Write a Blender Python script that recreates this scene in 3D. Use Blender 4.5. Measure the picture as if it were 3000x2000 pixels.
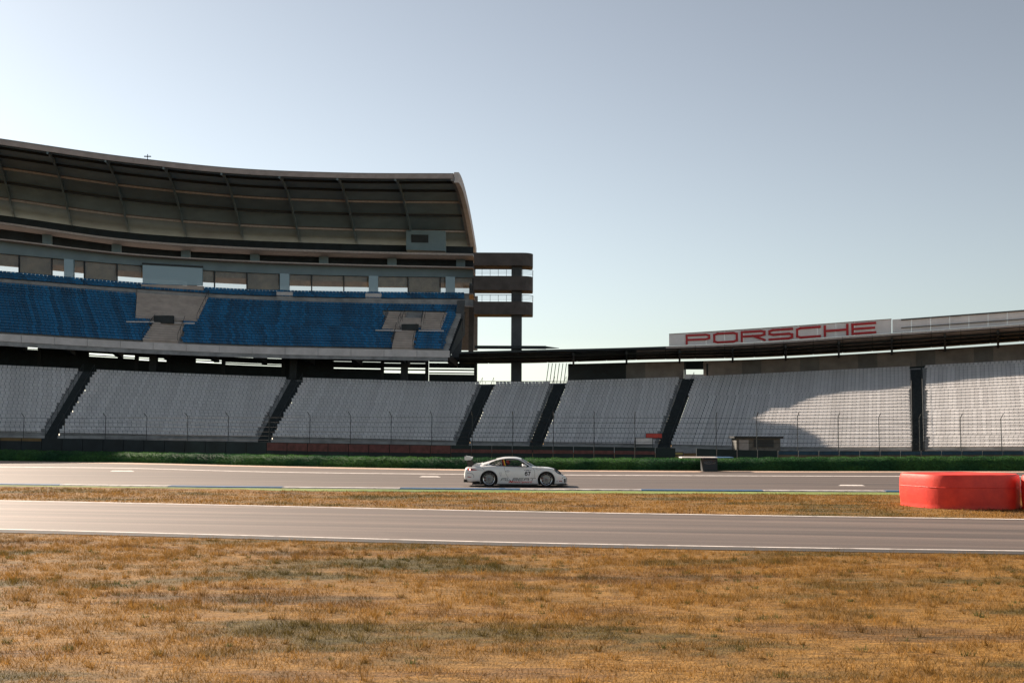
import bpy, bmesh, math, random
import numpy as np
from mathutils import Vector, Matrix
from mathutils.bvhtree import BVHTree
from mathutils.geometry import delaunay_2d_cdt

for o in list(bpy.data.objects):
    bpy.data.objects.remove(o)
SC = bpy.context.scene
COL = SC.collection
random.seed(7); np.random.seed(7)

# ------------------------------------------------------------------ camera
F = 3420.0                                   # focal length in photo pixels (3000 wide)
THETA = math.atan2(272, F); RHO = math.radians(0.25)
FW = Vector((0, math.cos(THETA), math.sin(THETA)))
R0 = Vector((1, 0, 0)); U0 = Vector((0, -math.sin(THETA), math.cos(THETA)))
RT = R0*math.cos(RHO) + U0*math.sin(RHO)
UP = U0*math.cos(RHO) - R0*math.sin(RHO)
def ray(px, py): return FW*F + RT*(px-1500) + UP*(1000-py)
def _g(px, py, h):
    r = ray(px, py); t = -h/r.z
    return Vector((0, 0, h)) + r*t
CAMH = 2.463/(_g(1600.3, 1426.1, 1)-_g(1432.2, 1425.4, 1)).length
def G(px, py, z=0.0):
    r = ray(px, py); t = (z-CAMH)/r.z
    return Vector((0, 0, CAMH)) + r*t
def W(px, py, Y):
    r = ray(px, py)
    return Vector((0, 0, CAMH)) + r*(Y/r.y)
cd = bpy.data.cameras.new('camera'); cam = bpy.data.objects.new('camera', cd); COL.objects.link(cam)
cd.sensor_width = 36; cd.lens = F/3000*36; cd.clip_start = .1; cd.clip_end = 6000
M = Matrix((RT, UP, -FW)).transposed().to_4x4(); M.translation = (0, 0, CAMH)
cam.matrix_world = M; SC.camera = cam

# ------------------------------------------------------------------ sky and sun
SUN = Vector((-1.24, 1.25, 1.0)).normalized()
w = bpy.data.worlds.new('World'); SC.world = w; w.use_nodes = True
nt = w.node_tree; bg = nt.nodes['Background']
sky = nt.nodes.new('ShaderNodeTexSky'); sky.sky_type = 'NISHITA'; sky.sun_disc = False
sky.sun_elevation = math.asin(SUN.z); sky.sun_rotation = math.atan2(SUN.x, SUN.y)
sky.air_density = 1.0; sky.dust_density = .35; sky.ozone_density = 1.5
gm = nt.nodes.new('ShaderNodeGamma'); gm.inputs[1].default_value = 1.40
hs = nt.nodes.new('ShaderNodeHueSaturation'); hs.inputs['Saturation'].default_value = .44; hs.inputs['Value'].default_value = .46
nt.links.new(sky.outputs[0], gm.inputs[0]); nt.links.new(gm.outputs[0], hs.inputs['Color']); tn = nt.nodes.new('ShaderNodeMix'); tn.data_type = 'RGBA'; tn.blend_type = 'MULTIPLY'; tn.inputs[0].default_value = 1; tn.inputs[7].default_value = (1.0, 1.0, .95, 1)
nt.links.new(hs.outputs[0], tn.inputs[6]); nt.links.new(tn.outputs[2], bg.inputs[0])
bg.inputs[1].default_value = 0.050
sd = bpy.data.lights.new('sun', 'SUN'); sd.energy = 5.0; sd.angle = math.radians(.55); sd.color = (1, .83, .67)
so = bpy.data.objects.new('sun', sd); COL.objects.link(so); so.rotation_euler = SUN.to_track_quat('Z', 'Y').to_euler()
so.location = (-60, 60, 60)
SC.view_settings.view_transform = 'Standard'; SC.view_settings.look = 'None'
SC.view_settings.gamma = 1; SC.view_settings.exposure = 1.28; SC.view_settings.use_curve_mapping = False
SC.render.engine = 'CYCLES'

# ------------------------------------------------------------------ materials
def mat(name, col, rough=.7, metal=0, spec=.5, var=.12, scale=3, bump=0, bscale=40, col2=None, coat=0, stretch=None, trans=0, lo=.35, hi=.65):
    m = bpy.data.materials.new(name); m.use_nodes = True
    n = m.node_tree.nodes; l = m.node_tree.links; b = n['Principled BSDF']
    b.inputs['Roughness'].default_value = rough; b.inputs['Metallic'].default_value = metal
    b.inputs['Specular IOR Level'].default_value = spec
    if coat: b.inputs['Coat Weight'].default_value = coat; b.inputs['Coat Roughness'].default_value = .05
    geo = n.new('ShaderNodeNewGeometry'); src = geo.outputs['Position']
    if stretch:
        mp = n.new('ShaderNodeMapping'); mp.inputs['Scale'].default_value = stretch
        l.new(src, mp.inputs['Vector']); src = mp.outputs[0]
    nz = n.new('ShaderNodeTexNoise'); nz.inputs['Scale'].default_value = scale; nz.inputs['Detail'].default_value = 8; nz.inputs['Roughness'].default_value = .62
    l.new(src, nz.inputs['Vector'])
    cr = n.new('ShaderNodeValToRGB'); cr.color_ramp.elements[0].position = lo; cr.color_ramp.elements[1].position = hi
    c2 = col2 or tuple(min(1, c*(1+var)) for c in col); c1 = col if col2 else tuple(c*(1-var) for c in col)
    cr.color_ramp.elements[0].color = (*c1, 1); cr.color_ramp.elements[1].color = (*c2, 1)
    l.new(nz.outputs['Fac'], cr.inputs[0]); l.new(cr.outputs[0], b.inputs['Base Color'])
    if bump:
        n2 = n.new('ShaderNodeTexNoise'); n2.inputs['Scale'].default_value = bscale; n2.inputs['Detail'].default_value = 6
        l.new(geo.outputs['Position'], n2.inputs['Vector'])
        bp = n.new('ShaderNodeBump'); bp.inputs['Strength'].default_value = bump; bp.inputs['Distance'].default_value = .02
        l.new(n2.outputs['Fac'], bp.inputs['Height']); l.new(bp.outputs[0], b.inputs['Normal'])
    return m

def asphalt(name, dark, light, linelen):
    m = mat(name, dark, rough=.66, spec=.6, col2=light, scale=.35, stretch=(.10, 2.6, 1), bump=.25, bscale=60)
    n = m.node_tree.nodes; l = m.node_tree.links; b = n['Principled BSDF']
    mpg = [x for x in n if x.type == 'MAPPING'][0]; vr = n.new('ShaderNodeVectorRotate'); vr.rotation_type = 'Z_AXIS'; vr.inputs['Angle'].default_value = math.radians(linelen)
    geo0 = [x for x in n if x.type == 'NEW_GEOMETRY'][0]; l.new(geo0.outputs['Position'], vr.inputs['Vector']); l.new(vr.outputs[0], mpg.inputs['Vector'])
    geo = [x for x in n if x.type == 'NEW_GEOMETRY'][0]; cr = [x for x in n if x.type == 'VALTORGB'][0]
    f = n.new('ShaderNodeTexNoise'); f.inputs['Scale'].default_value = 22; f.inputs['Detail'].default_value = 5
    l.new(geo.outputs['Position'], f.inputs['Vector'])
    mr = n.new('ShaderNodeMapRange'); mr.inputs[1].default_value = .3; mr.inputs[2].default_value = .7; mr.inputs[3].default_value = .8; mr.inputs[4].default_value = 1.2
    l.new(f.outputs['Fac'], mr.inputs[0])
    mx = n.new('ShaderNodeMix'); mx.data_type = 'RGBA'; mx.blend_type = 'MULTIPLY'; mx.inputs[0].default_value = 1
    l.new(cr.outputs[0], mx.inputs[6]); l.new(mr.outputs[0], mx.inputs[7])
    mp2 = n.new('ShaderNodeMapping'); mp2.inputs['Scale'].default_value = (.012, 1.1, 1); l.new(vr.outputs[0], mp2.inputs['Vector'])
    rb = n.new('ShaderNodeTexNoise'); rb.inputs['Scale'].default_value = 1.0; rb.inputs['Detail'].default_value = 4; l.new(mp2.outputs[0], rb.inputs['Vector'])
    r2 = n.new('ShaderNodeMapRange'); r2.inputs[1].default_value = .40; r2.inputs[2].default_value = .60; r2.inputs[3].default_value = .62; r2.inputs[4].default_value = 1.12; l.new(rb.outputs['Fac'], r2.inputs[0])
    pt = n.new('ShaderNodeTexVoronoi'); pt.inputs['Scale'].default_value = .16; mp3 = n.new('ShaderNodeMapping'); mp3.inputs['Scale'].default_value = (.5, 2.2, 1); l.new(vr.outputs[0], mp3.inputs['Vector']); l.new(mp3.outputs[0], pt.inputs['Vector'])
    r3 = n.new('ShaderNodeMapRange'); r3.inputs[3].default_value = .90; r3.inputs[4].default_value = 1.08; sx_ = n.new('ShaderNodeSeparateColor'); l.new(pt.outputs['Color'], sx_.inputs[0]); l.new(sx_.outputs[0], r3.inputs[0])
    mu = n.new('ShaderNodeMath'); mu.operation = 'MULTIPLY'; l.new(r2.outputs[0], mu.inputs[0]); l.new(r3.outputs[0], mu.inputs[1])
    my = n.new('ShaderNodeMix'); my.data_type = 'RGBA'; my.blend_type = 'MULTIPLY'; my.inputs[0].default_value = 1
    l.new(mx.outputs[2], my.inputs[6]); l.new(mu.outputs[0], my.inputs[7]); l.new(my.outputs[2], b.inputs['Base Color'])
    return m

def grassmat(name, cols, fine=(.55, 1.35), scale=.28, blades=True, transl=.0):
    """several colours of grass in patches, with finer tufts of lighter and darker straw"""
    m = bpy.data.materials.new(name); m.use_nodes = True
    n = m.node_tree.nodes; l = m.node_tree.links; b = n['Principled BSDF']
    b.inputs['Roughness'].default_value = .85; b.inputs['Specular IOR Level'].default_value = .2
    geo = n.new('ShaderNodeNewGeometry')
    mp = n.new('ShaderNodeMapping'); mp.inputs['Scale'].default_value = (.55, 1.5, 1); l.new(geo.outputs['Position'], mp.inputs['Vector'])
    a = n.new('ShaderNodeTexNoise'); a.inputs['Scale'].default_value = scale; a.inputs['Detail'].default_value = 9; a.inputs['Roughness'].default_value = .68
    l.new(mp.outputs[0], a.inputs['Vector'])
    cr = n.new('ShaderNodeValToRGB'); e = cr.color_ramp.elements
    e[0].position = .36; e[0].color = (*cols[0], 1); e[1].position = .64; e[1].color = (*cols[-1], 1)
    for i, c in enumerate(cols[1:-1]):
        x = e.new(.36+.28*(i+1)/(len(cols)-1)); x.color = (*c, 1)
    l.new(a.outputs['Fac'], cr.inputs[0])
    f = n.new('ShaderNodeTexNoise'); f.inputs['Scale'].default_value = 9; f.inputs['Detail'].default_value = 7; l.new(mp.outputs[0], f.inputs['Vector'])
    mr = n.new('ShaderNodeMapRange'); mr.inputs[1].default_value = .32; mr.inputs[2].default_value = .68; mr.inputs[3].default_value = fine[0]; mr.inputs[4].default_value = fine[1]
    l.new(f.outputs['Fac'], mr.inputs[0])
    mx = n.new('ShaderNodeMix'); mx.data_type = 'RGBA'; mx.blend_type = 'MULTIPLY'; mx.inputs[0].default_value = 1
    l.new(cr.outputs[0], mx.inputs[6]); l.new(mr.outputs[0], mx.inputs[7]); last = mx.outputs[2]
    if blades:
        mr2 = n.new('ShaderNodeMapRange'); mr2.inputs[3].default_value = .6; mr2.inputs[4].default_value = 1.4
        l.new(geo.outputs['Random Per Island'], mr2.inputs[0])
        m3 = n.new('ShaderNodeMix'); m3.data_type = 'RGBA'; m3.blend_type = 'MULTIPLY'; m3.inputs[0].default_value = 1
        l.new(last, m3.inputs[6]); l.new(mr2.outputs[0], m3.inputs[7]); last = m3.outputs[2]
    else:
        n2 = n.new('ShaderNodeTexNoise'); n2.inputs['Scale'].default_value = 30; n2.inputs['Detail'].default_value = 8; l.new(geo.outputs['Position'], n2.inputs['Vector'])
        bp = n.new('ShaderNodeBump'); bp.inputs['Strength'].default_value = .7; bp.inputs['Distance'].default_value = .05
        l.new(n2.outputs['Fac'], bp.inputs['Height']); l.new(bp.outputs[0], b.inputs['Normal'])
    l.new(last, b.inputs['Base Color'])
    if transl:
        tr = n.new('ShaderNodeBsdfTranslucent'); l.new(last, tr.inputs['Color'])
        ms = n.new('ShaderNodeMixShader'); ms.inputs[0].default_value = transl
        l.new(b.outputs[0], ms.inputs[1]); l.new(tr.outputs[0], ms.inputs[2]); l.new(ms.outputs[0], n['Material Output'].inputs[0])
    return m

def glassmat(name, tint, alpha, rough=.03):
    m = bpy.data.materials.new(name); m.use_nodes = True
    n = m.node_tree.nodes; l = m.node_tree.links; b = n['Principled BSDF']
    b.inputs['Base Color'].default_value = (*tint, 1); b.inputs['Roughness'].default_value = rough; b.inputs['Alpha'].default_value = alpha
    b.inputs['Specular IOR Level'].default_value = .8
    return m

STRAW = [(.085, .066, .017), (.125, .086, .022), (.22, .120, .031), (.31, .168, .040), (.205, .108, .034), (.115, .072, .026)]
m_grass_ground = grassmat('dry grass ground', [tuple(c*.8 for c in x) for x in STRAW], blades=False)
m_grass_blade = grassmat('dry grass blade', STRAW, fine=(.7, 1.25), transl=.35)
m_green = grassmat('bank grass', [(.009, .038, .02), (.014, .06, .024), (.034, .10, .028), (.014, .05, .024)], scale=.16, blades=False)
m_greenblade = grassmat('bank grass blade', [(.013, .055, .024), (.02, .085, .028), (.06, .15, .035), (.02, .07, .026)], scale=.16, transl=.3)
m_verge = grassmat('verge grass', [(.10, .16, .04), (.20, .26, .07), (.16, .2, .06)], blades=False)
m_track = asphalt('track asphalt', (.056, .040, .032), (.118, .086, .069), 8.5)
m_lane = asphalt('service road asphalt', (.075, .054, .044), (.142, .104, .084), 9.5)
m_edge = mat('dark edge strip', (.028, .026, .026), .9, bump=.6)
m_concrete_strip = mat('pale concrete strip', (.42, .30, .22), .8, var=.2, scale=1.5)
m_whitepaint = mat('road paint white', (.26, .23, .21), .6, col2=(.66, .62, .59), scale=2.2, lo=.32, hi=.52)
m_bluepaint = mat('road paint blue', (.05, .15, .30), .6, var=.2, scale=5)
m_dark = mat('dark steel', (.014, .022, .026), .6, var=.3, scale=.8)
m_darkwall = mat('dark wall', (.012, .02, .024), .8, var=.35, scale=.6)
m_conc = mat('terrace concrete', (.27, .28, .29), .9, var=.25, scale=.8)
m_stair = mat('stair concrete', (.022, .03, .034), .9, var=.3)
m_conc_l = mat('light concrete', (.58, .56, .56), .85, var=.12, scale=.6)
m_conc_u = mat('warm concrete', (.42, .37, .34), .85, var=.15, scale=.7)
m_seat = mat('white seat plastic', (.86, .86, .87), .45, var=.08, scale=.9)
m_seatblue = mat('blue seat plastic', (.003, .115, .27), .45, var=.2, scale=.35)
def add_transl(m, col, f):
    nn = m.node_tree.nodes; ll = m.node_tree.links
    tr = nn.new('ShaderNodeBsdfTranslucent'); tr.inputs['Color'].default_value = (*col, 1); ms = nn.new('ShaderNodeMixShader'); ms.inputs[0].default_value = f
    ll.new(nn['Principled BSDF'].outputs[0], ms.inputs[1]); ll.new(tr.outputs[0], ms.inputs[2]); ll.new(ms.outputs[0], nn['Material Output'].inputs[0])
add_transl(m_seat, (.99, .95, .92), .42)
def island_tint(m, lo, hi):
    n = m.node_tree.nodes; l = m.node_tree.links; b = n['Principled BSDF']; src = b.inputs['Base Color'].links[0].from_socket
    g = n.new('ShaderNodeNewGeometry'); r = n.new('ShaderNodeMapRange'); r.inputs[3].default_value = lo; r.inputs[4].default_value = hi; l.new(g.outputs['Random Per Island'], r.inputs[0])
    x = n.new('ShaderNodeMix'); x.data_type = 'RGBA'; x.blend_type = 'MULTIPLY'; x.inputs[0].default_value = 1; l.new(src, x.inputs[6]); l.new(r.outputs[0], x.inputs[7]); l.new(x.outputs[2], b.inputs['Base Color'])
island_tint(m_seat, .80, 1.06); island_tint(m_seatblue, .6, 1.3)
m_rail = mat('seat rail', (.05, .05, .055), .5, metal=.3)
m_soffit = mat('roof soffit sheet', (.20, .29, .33), .7, var=.12, scale=.35)
m_soffit2 = mat('roof soffit sheet darker', (.16, .23, .265), .7, var=.12, scale=.35)
m_purlin = mat('pale purlin', (.40, .36, .34), .6, var=.15)
m_rim = mat('roof rim metal', (.30, .25, .23), .45, metal=.3, var=.15, scale=1)
m_roofskin = mat('roof skin', (.22, .21, .2), .6)
m_blind = mat('tan blind', (.50, .40, .26), .9, var=.3, scale=.5)
m_lodgeglass = glassmat('lodge glass', (.10, .12, .13), .28)
m_blueglass = glassmat('pale blue glass', (.22, .36, .44), .85, .15)
m_brown = mat('brown wall panel', (.42, .36, .33), .85, var=.2, scale=.5)
m_brown2 = mat('grey brown wall panel', (.28, .26, .25), .85, var=.2, scale=.5)
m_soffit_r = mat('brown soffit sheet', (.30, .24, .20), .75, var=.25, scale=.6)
m_tower = mat('tower concrete', (.085, .095, .105), .85, var=.15, scale=.6)
m_deck = mat('deck parapet', (.085, .075, .072), .8, var=.25, scale=.5)
m_board = mat('white board', (.82, .80, .80), .5, var=.06, scale=.6)
m_redletter = mat('red letter', (.50, .012, .02), .45, var=.1)
m_maroon = mat('maroon banner', (.12, .035, .035), .7, var=.3)
m_brownban = mat('brown banner', (.13, .07, .05), .7, var=.3)
m_navyban = mat('navy banner', (.015, .045, .085), .7, var=.3)
m_redban = mat('red banner', (.65, .07, .05), .6)
m_whiteban = mat('white banner', (.75, .70, .68), .6)
m_cable = mat('fence cable', (.012, .015, .018), .8)
m_post = mat('fence post', (.04, .048, .052), .7)
m_hut = mat('grey hut', (.10, .105, .10), .7, var=.3)

# ------------------------------------------------------------------ helpers
def tag(o, label=None, cat=None, group=None, kind=None):
    if label: o['label'] = label
    if cat: o['category'] = cat
    if group: o['group'] = group
    if kind: o['kind'] = kind
    return o
def empty(name, loc, label=None, cat=None, group=None):
    o = bpy.data.objects.new(name, None); COL.objects.link(o); o.location = loc; o.empty_display_size = .5
    return tag(o, label, cat, group)

class MB:
    def __init__(s): s.v = []; s.f = []; s.mi = []
    def add(s, vs, fs, mi=0):
        k = len(s.v); s.v.extend([tuple(v) for v in vs]); s.f.extend([tuple(i+k for i in f) for f in fs]); s.mi.extend([mi]*len(fs))
    def hexa(s, p, mi=0):                    # p: 4 bottom, 4 top points
        s.add(p, [(3, 2, 1, 0), (4, 5, 6, 7), (0, 1, 5, 4), (1, 2, 6, 5), (2, 3, 7, 6), (3, 0, 4, 7)], mi)
    def box(s, c, d, mi=0, rz=0):
        R = Matrix.Rotation(rz, 3, 'Z'); c = Vector(c)
        p = [c+R@Vector((x*d[0]/2, y*d[1]/2, z*d[2]/2)) for z in (-1, 1) for x, y in ((-1, -1), (1, -1), (1, 1), (-1, 1))]
        s.hexa(p, mi)
    def tube(s, a, b, r, n=8, mi=0, r2=None, cap=True):
        a = Vector(a); b = Vector(b); d = (b-a).normalized(); r2 = r if r2 is None else r2
        u = d.cross(Vector((0, 0, 1)));
        if u.length < .01: u = d.cross(Vector((1, 0, 0)))
        u.normalize(); v = d.cross(u); k = []
        for q, rr in ((a, r), (b, r2)):
            k += [q+u*math.cos(t)*rr+v*math.sin(t)*rr for t in [2*math.pi*i/n for i in range(n)]]
        fs = [(i, (i+1) % n, n+(i+1) % n, n+i) for i in range(n)]
        if cap: fs += [tuple(range(n))[::-1], tuple(range(n, 2*n))]
        s.add(k, fs, mi)
    def path(s, pts, r, n=8, mi=0):
        for a, b in zip(pts[:-1], pts[1:]): s.tube(a, b, r, n, mi)
    def grid(s, rows, mi=0, flip=False):
        m = len(rows[0]); vs = [p for r in rows for p in r]; fs = []
        for i in range(len(rows)-1):
            for j in range(m-1):
                q = (i*m+j, i*m+j+1, (i+1)*m+j+1, (i+1)*m+j)
                fs.append(q[::-1] if flip else q)
        s.add(vs, fs, mi)
    def sweep(s, secs, mi=0, caps=True):     # secs: list of closed section loops
        m = len(secs[0]); vs = [p for r in secs for p in r]; fs = []
        for i in range(len(secs)-1):
            for j in range(m):
                fs.append((i*m+j, i*m+(j+1) % m, (i+1)*m+(j+1) % m, (i+1)*m+j))
        if caps: fs += [tuple(range(m))[::-1], tuple(range((len(secs)-1)*m, len(secs)*m))]
        s.add(vs, fs, mi)
    def lathe(s, prof, c, ax='y', n=48, mi=0, closed=True):   # prof: (r, a)
        c = Vector(c); secs = []
        for i in range(n):
            t = 2*math.pi*i/n
            secs.append([c+Vector((math.cos(t)*r, a, math.sin(t)*r)) for r, a in prof])
        m = len(prof); vs = [p for q in secs for p in q]; fs = []
        for i in range(n):
            for j in range(m if closed else m-1):
                fs.append((i*m+j, ((i+1) % n)*m+j, ((i+1) % n)*m+(j+1) % m, i*m+(j+1) % m))
        s.add(vs, fs, mi)
    def build(s, name, mats, parent=None, smooth=False, local=False, norm=True):
        if not isinstance(mats, (list, tuple)): mats = [mats]
        off = Vector((0, 0, 0)) if (parent is None or local) else parent['_o'] if '_o' in parent else parent.location
        off = ROOT.get(parent.name, off) if parent is not None and not local else off
        me = bpy.data.meshes.new(name)
        me.from_pydata([(v[0]-off[0], v[1]-off[1], v[2]-off[2]) for v in s.v], [], s.f)
        for m in mats: me.materials.append(m)
        if len(mats) > 1: me.polygons.foreach_set('material_index', s.mi)
        if norm:
            bm = bmesh.new(); bm.from_mesh(me); bmesh.ops.recalc_face_normals(bm, faces=bm.faces); bm.to_mesh(me); bm.free()
        if smooth: me.polygons.foreach_set('use_smooth', [True]*len(me.polygons)); me.set_sharp_from_angle(angle=math.radians(38))
        o = bpy.data.objects.new(name, me); COL.objects.link(o)
        if parent is not None:
            o.parent = parent; ROOT[o.name] = Vector(off)
        return o
ROOT = {}

def curve(tab):
    xs = [t[0] for t in tab]; ys = [t[1] for t in tab]; n = len(xs)
    ms = []
    for i in range(n):
        if i == 0: ms.append((ys[1]-ys[0])/(xs[1]-xs[0]))
        elif i == n-1: ms.append((ys[-1]-ys[-2])/(xs[-1]-xs[-2]))
        else: 
            a = (ys[i]-ys[i-1])/(xs[i]-xs[i-1]); b = (ys[i+1]-ys[i])/(xs[i+1]-xs[i])
            ms.append(0 if a*b < 0 else (a*(xs[i+1]-xs[i])+b*(xs[i]-xs[i-1]))/(xs[i+1]-xs[i-1]))
    def f(x):
        if x <= xs[0]: return ys[0]+ms[0]*(x-xs[0])
        if x >= xs[-1]: return ys[-1]+ms[-1]*(x-xs[-1])
        i = max(k for k in range(n) if xs[k] <= x)
        h = xs[i+1]-xs[i]; t = (x-xs[i])/h
        return (2*t**3-3*t*t+1)*ys[i]+(t**3-2*t*t+t)*h*ms[i]+(-2*t**3+3*t*t)*ys[i+1]+(t**3-t*t)*h*ms[i+1]
    return f
def lin(a, b, n): return [a+(b-a)*i/(n-1) for i in range(n)]
def lerp(a, b, t): return a+(b-a)*t

# ================================================================== GROUND
def sheet(name, top, bot, z, m, x0=-1500, x1=4500, n=61, kind='structure', parent=None):
    """a flat strip on the ground between two lines of the ground seen in the photo"""
    mb = MB(); xs = lin(x0, x1, n)
    mb.grid([[G(x, bot(x), 0) for x in xs], [G(x, top(x), 0) for x in xs]])
    mb.v = [(v[0], v[1], z) for v in mb.v]
    o = mb.build(name, m, parent)
    if parent is None: o['kind'] = kind
    for p in o.data.polygons:
        if p.normal.z < 0: o.data.flip_normals(); break
    return o
mb = MB(); mb.add([(-330, -40, 0), (330, -40, 0), (330, 420, 0), (-330, 420, 0)], [(0, 1, 2, 3)])
tag(mb.build('ground', m_grass_ground), kind='structure')

lane_t = curve([(-1500, 1448), (0, 1465), (700, 1479), (1500, 1496.5), (2300, 1510), (3000, 1520), (4500, 1538)])
lane_b = curve([(-1500, 1528), (0, 1553), (700, 1571), (1500, 1592), (2300, 1607), (3000, 1617), (4500, 1636)])
sheet('service_road', lane_t, lane_b, .008, m_lane)
def line_along(c, dy, wpx, z, m, name, parent=None, x0=-1500, x1=4500):
    return sheet(name, lambda x: c(x)+dy, lambda x: c(x)+dy+wpx, z, m, x0, x1, parent=parent)
line_along(lane_t, .6, 1.7, .013, m_whitepaint, 'white_edge_line')
line_along(lane_b, -3.6, 1.9, .013, m_whitepaint, 'white_edge_line')
line_along(lane_b, -.5, 8, .011, m_edge, 'dark_edge_strip')  # darker strip along the near edge of the service road

track_far = curve([(-1500, 1334), (0, 1353.5), (400, 1359), (750, 1367), (1400, 1378), (1900, 1381.5), (3000, 1383), (4500, 1382)])
track_line = curve([(-1500, 1347), (0, 1366.5), (400, 1371), (700, 1379.5), (1400, 1388.5), (2000, 1392), (3000, 1395), (4500, 1395)])
track_near = curve([(-1500, 1404), (0, 1418.5), (700, 1427), (1400, 1433), (2000, 1437), (3000, 1441), (4500, 1444)])
sheet('race_track', track_far, track_near, .008, m_track)
line_along(track_line, 0, 1.5, .013, m_whitepaint, 'white_edge_line')
line_along(track_far, -3.5, 4.2, .017, m_concrete_strip, 'concrete_strip')
sheet('grass_verge', lambda x: track_near(x)+2, lambda x: track_near(x)+(9 if x > 700 else 5), .006, m_verge)
# painted kerb on the near edge, one piece after another
kr = empty('kerb', G(1500, 1436), 'low painted kerb of long blue and white segments along the near edge of the track', 'kerb')
pts = [G(x, track_near(x)) for x in lin(-1200, 4200, 900)]
acc = [0]
for a, b in zip(pts[:-1], pts[1:]): acc.append(acc[-1]+(b-a).length)
def at_len(s):
    i = int(np.searchsorted(acc, s)); i = min(max(i, 1), len(pts)-1); t = (s-acc[i-1])/(acc[i]-acc[i-1]); return pts[i-1].lerp(pts[i], t)
s = 0; k = 0
anchor = (G(1880, track_near(1880))-pts[0]).length % 4.9
s = anchor-4.9; k = int((G(1880, track_near(1880))-pts[0]).length//4.9) % 2
while s+4.9 < acc[-1]:
    mb = MB(); secs = []
    for q in lin(s+.012, s+4.888, 5):
        p = at_len(max(q, 0)); d = (at_len(max(q, 0)+.3)-p).normalized(); nrm = Vector((d.y, -d.x, 0))
        secs.append([p+nrm*a+Vector((0, 0, z)) for a, z in ((-.28, .0), (-.28, .014), (.0, .055), (.36, .05), (.42, 0))])
    mb.sweep(secs); o = mb.build('kerb_segment', m_whitepaint if k % 2 == 0 else m_bluepaint, kr)
    s += 4.9; k += 1
for (x0, x1, y) in ((322, 395, 1379.5), (1228, 1292, 1396), (2455, 2535, 1421.5)):
    mb = MB(); mb.add([G(x0, y+1.4), G(x1, y+1.9), G(x1-10, y-1.2), G(x0+8, y-1.4)], [(0, 1, 2, 3)])
    mb.v = [(v[0], v[1], .014) for v in mb.v]; tag(mb.build('painted_grid_mark', m_whitepaint), kind='structure')

# grass blades of the dry meadow (numpy, one mesh each)
def blades(name, poly_fn, n, y0, y1, hmin, hmax, wd, m, zf=None, xr=.62):
    Y = np.random.uniform(y0, y1, n*3); X = np.random.uniform(-xr, xr, n*3)*Y
    # even density per area: accept in proportion to Y
    keep = np.random.rand(n*3) < (Y/y1); X = X[keep][:n]; Y = Y[keep][:n]
    lo, hi = poly_fn(X, Y); ok = (Y > lo) & (Y < hi)
    clump = .6*np.sin(X*5.1+np.sin(Y*3.3)*2)*np.sin(Y*4.7+np.sin(X*2.9)*2)+.5*np.sin(X*1.3+2*np.sin(Y*1.7))*np.sin(Y*2.1+2*np.sin(X*.8))
    ok &= np.random.rand(len(X)) < .55+.45*clump
    X = X[ok]; Y = Y[ok]; k = len(X)
    h = np.random.uniform(hmin, hmax, k)*(1+.7*clump[ok]); a = np.random.uniform(0, math.pi, k); ww = wd*np.random.uniform(.6, 1.4, k)
    lx = np.random.normal(0, .6, k)*h; ly = np.random.normal(0, .6, k)*h
    Z = zf(X, Y) if zf else np.zeros(k)
    v = np.empty((k, 3, 3))
    v[:, 0] = np.stack([X-np.cos(a)*ww, Y-np.sin(a)*ww, Z-.005], 1); v[:, 1] = np.stack([X+np.cos(a)*ww, Y+np.sin(a)*ww, Z-.005], 1)
    v[:, 2] = np.stack([X+lx, Y+ly, Z+h], 1)
    me = bpy.data.meshes.new(name); me.vertices.add(3*k); me.vertices.foreach_set('co', v.reshape(-1))
    me.loops.add(3*k); me.loops.foreach_set('vertex_index', np.arange(3*k, dtype=np.int32))
    me.polygons.add(k); me.polygons.foreach_set('loop_start', np.arange(0, 3*k, 3, dtype=np.int32)); me.polygons.foreach_set('loop_total', np.full(k, 3, dtype=np.int32))
    me.materials.append(m); me.update(); me.validate()
    o = bpy.data.objects.new(name, me); COL.objects.link(o); return o
def line_y(c, dy=0):
    xs = lin(-1500, 4500, 200); P = [G(x, c(x)+dy) for x in xs]
    P.sort(key=lambda p: p.x); px = np.array([p.x for p in P]); py = np.array([p.y for p in P])
    return lambda X: np.interp(X, px, py)
ly_b = line_y(lane_b, 8.5); ly_t = line_y(lane_t, -.4); tn = line_y(track_near, 9)
tag(blades('dry_grass', lambda X, Y: (0*X+6, ly_b(X)), 900000, 6, 30, .02, .055, .0035, m_grass_blade), 'short dry golden grass covering the foreground below the service road', 'grass', kind='stuff')
tag(blades('dry_grass', lambda X, Y: (ly_t(X), tn(X)), 330000, 28, 52, .03, .075, .009, m_grass_blade), 'strip of dry golden grass between the service road and the race track', 'grass', kind='stuff')

# taller tussocks and weeds
def tussocks(n, y0, y1, hh, m, label):
    vv = []; ff = []
    for i in range(n):
        Y = y0+(y1-y0)*math.sqrt(random.random()); X = random.uniform(-.6, .6)*Y
        if Y > float(ly_b(X))-.25: continue
        sc = random.uniform(.5, 1.25)
        for k in range(random.randint(12, 34)):
            a = random.uniform(0, 6.28); r = random.random()*.07*sc; x = X+math.cos(a)*r; y = Y+math.sin(a)*r; h = hh*sc*random.uniform(.45, 1); b = random.uniform(0, 3.14); w_ = .0035
            q = len(vv); vv += [(x-math.cos(b)*w_, y-math.sin(b)*w_, 0), (x+math.cos(b)*w_, y+math.sin(b)*w_, 0), (x+math.cos(a)*h*random.uniform(.1, .8), y+math.sin(a)*h*random.uniform(.1, .8), h)]
            ff.append((q, q+1, q+2))
    me = bpy.data.meshes.new('grass_tussocks'); me.from_pydata(vv, [], ff); me.materials.append(m)
    o = bpy.data.objects.new('grass_tussocks', me); COL.objects.link(o); tag(o, label, 'grass', kind='stuff')
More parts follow.
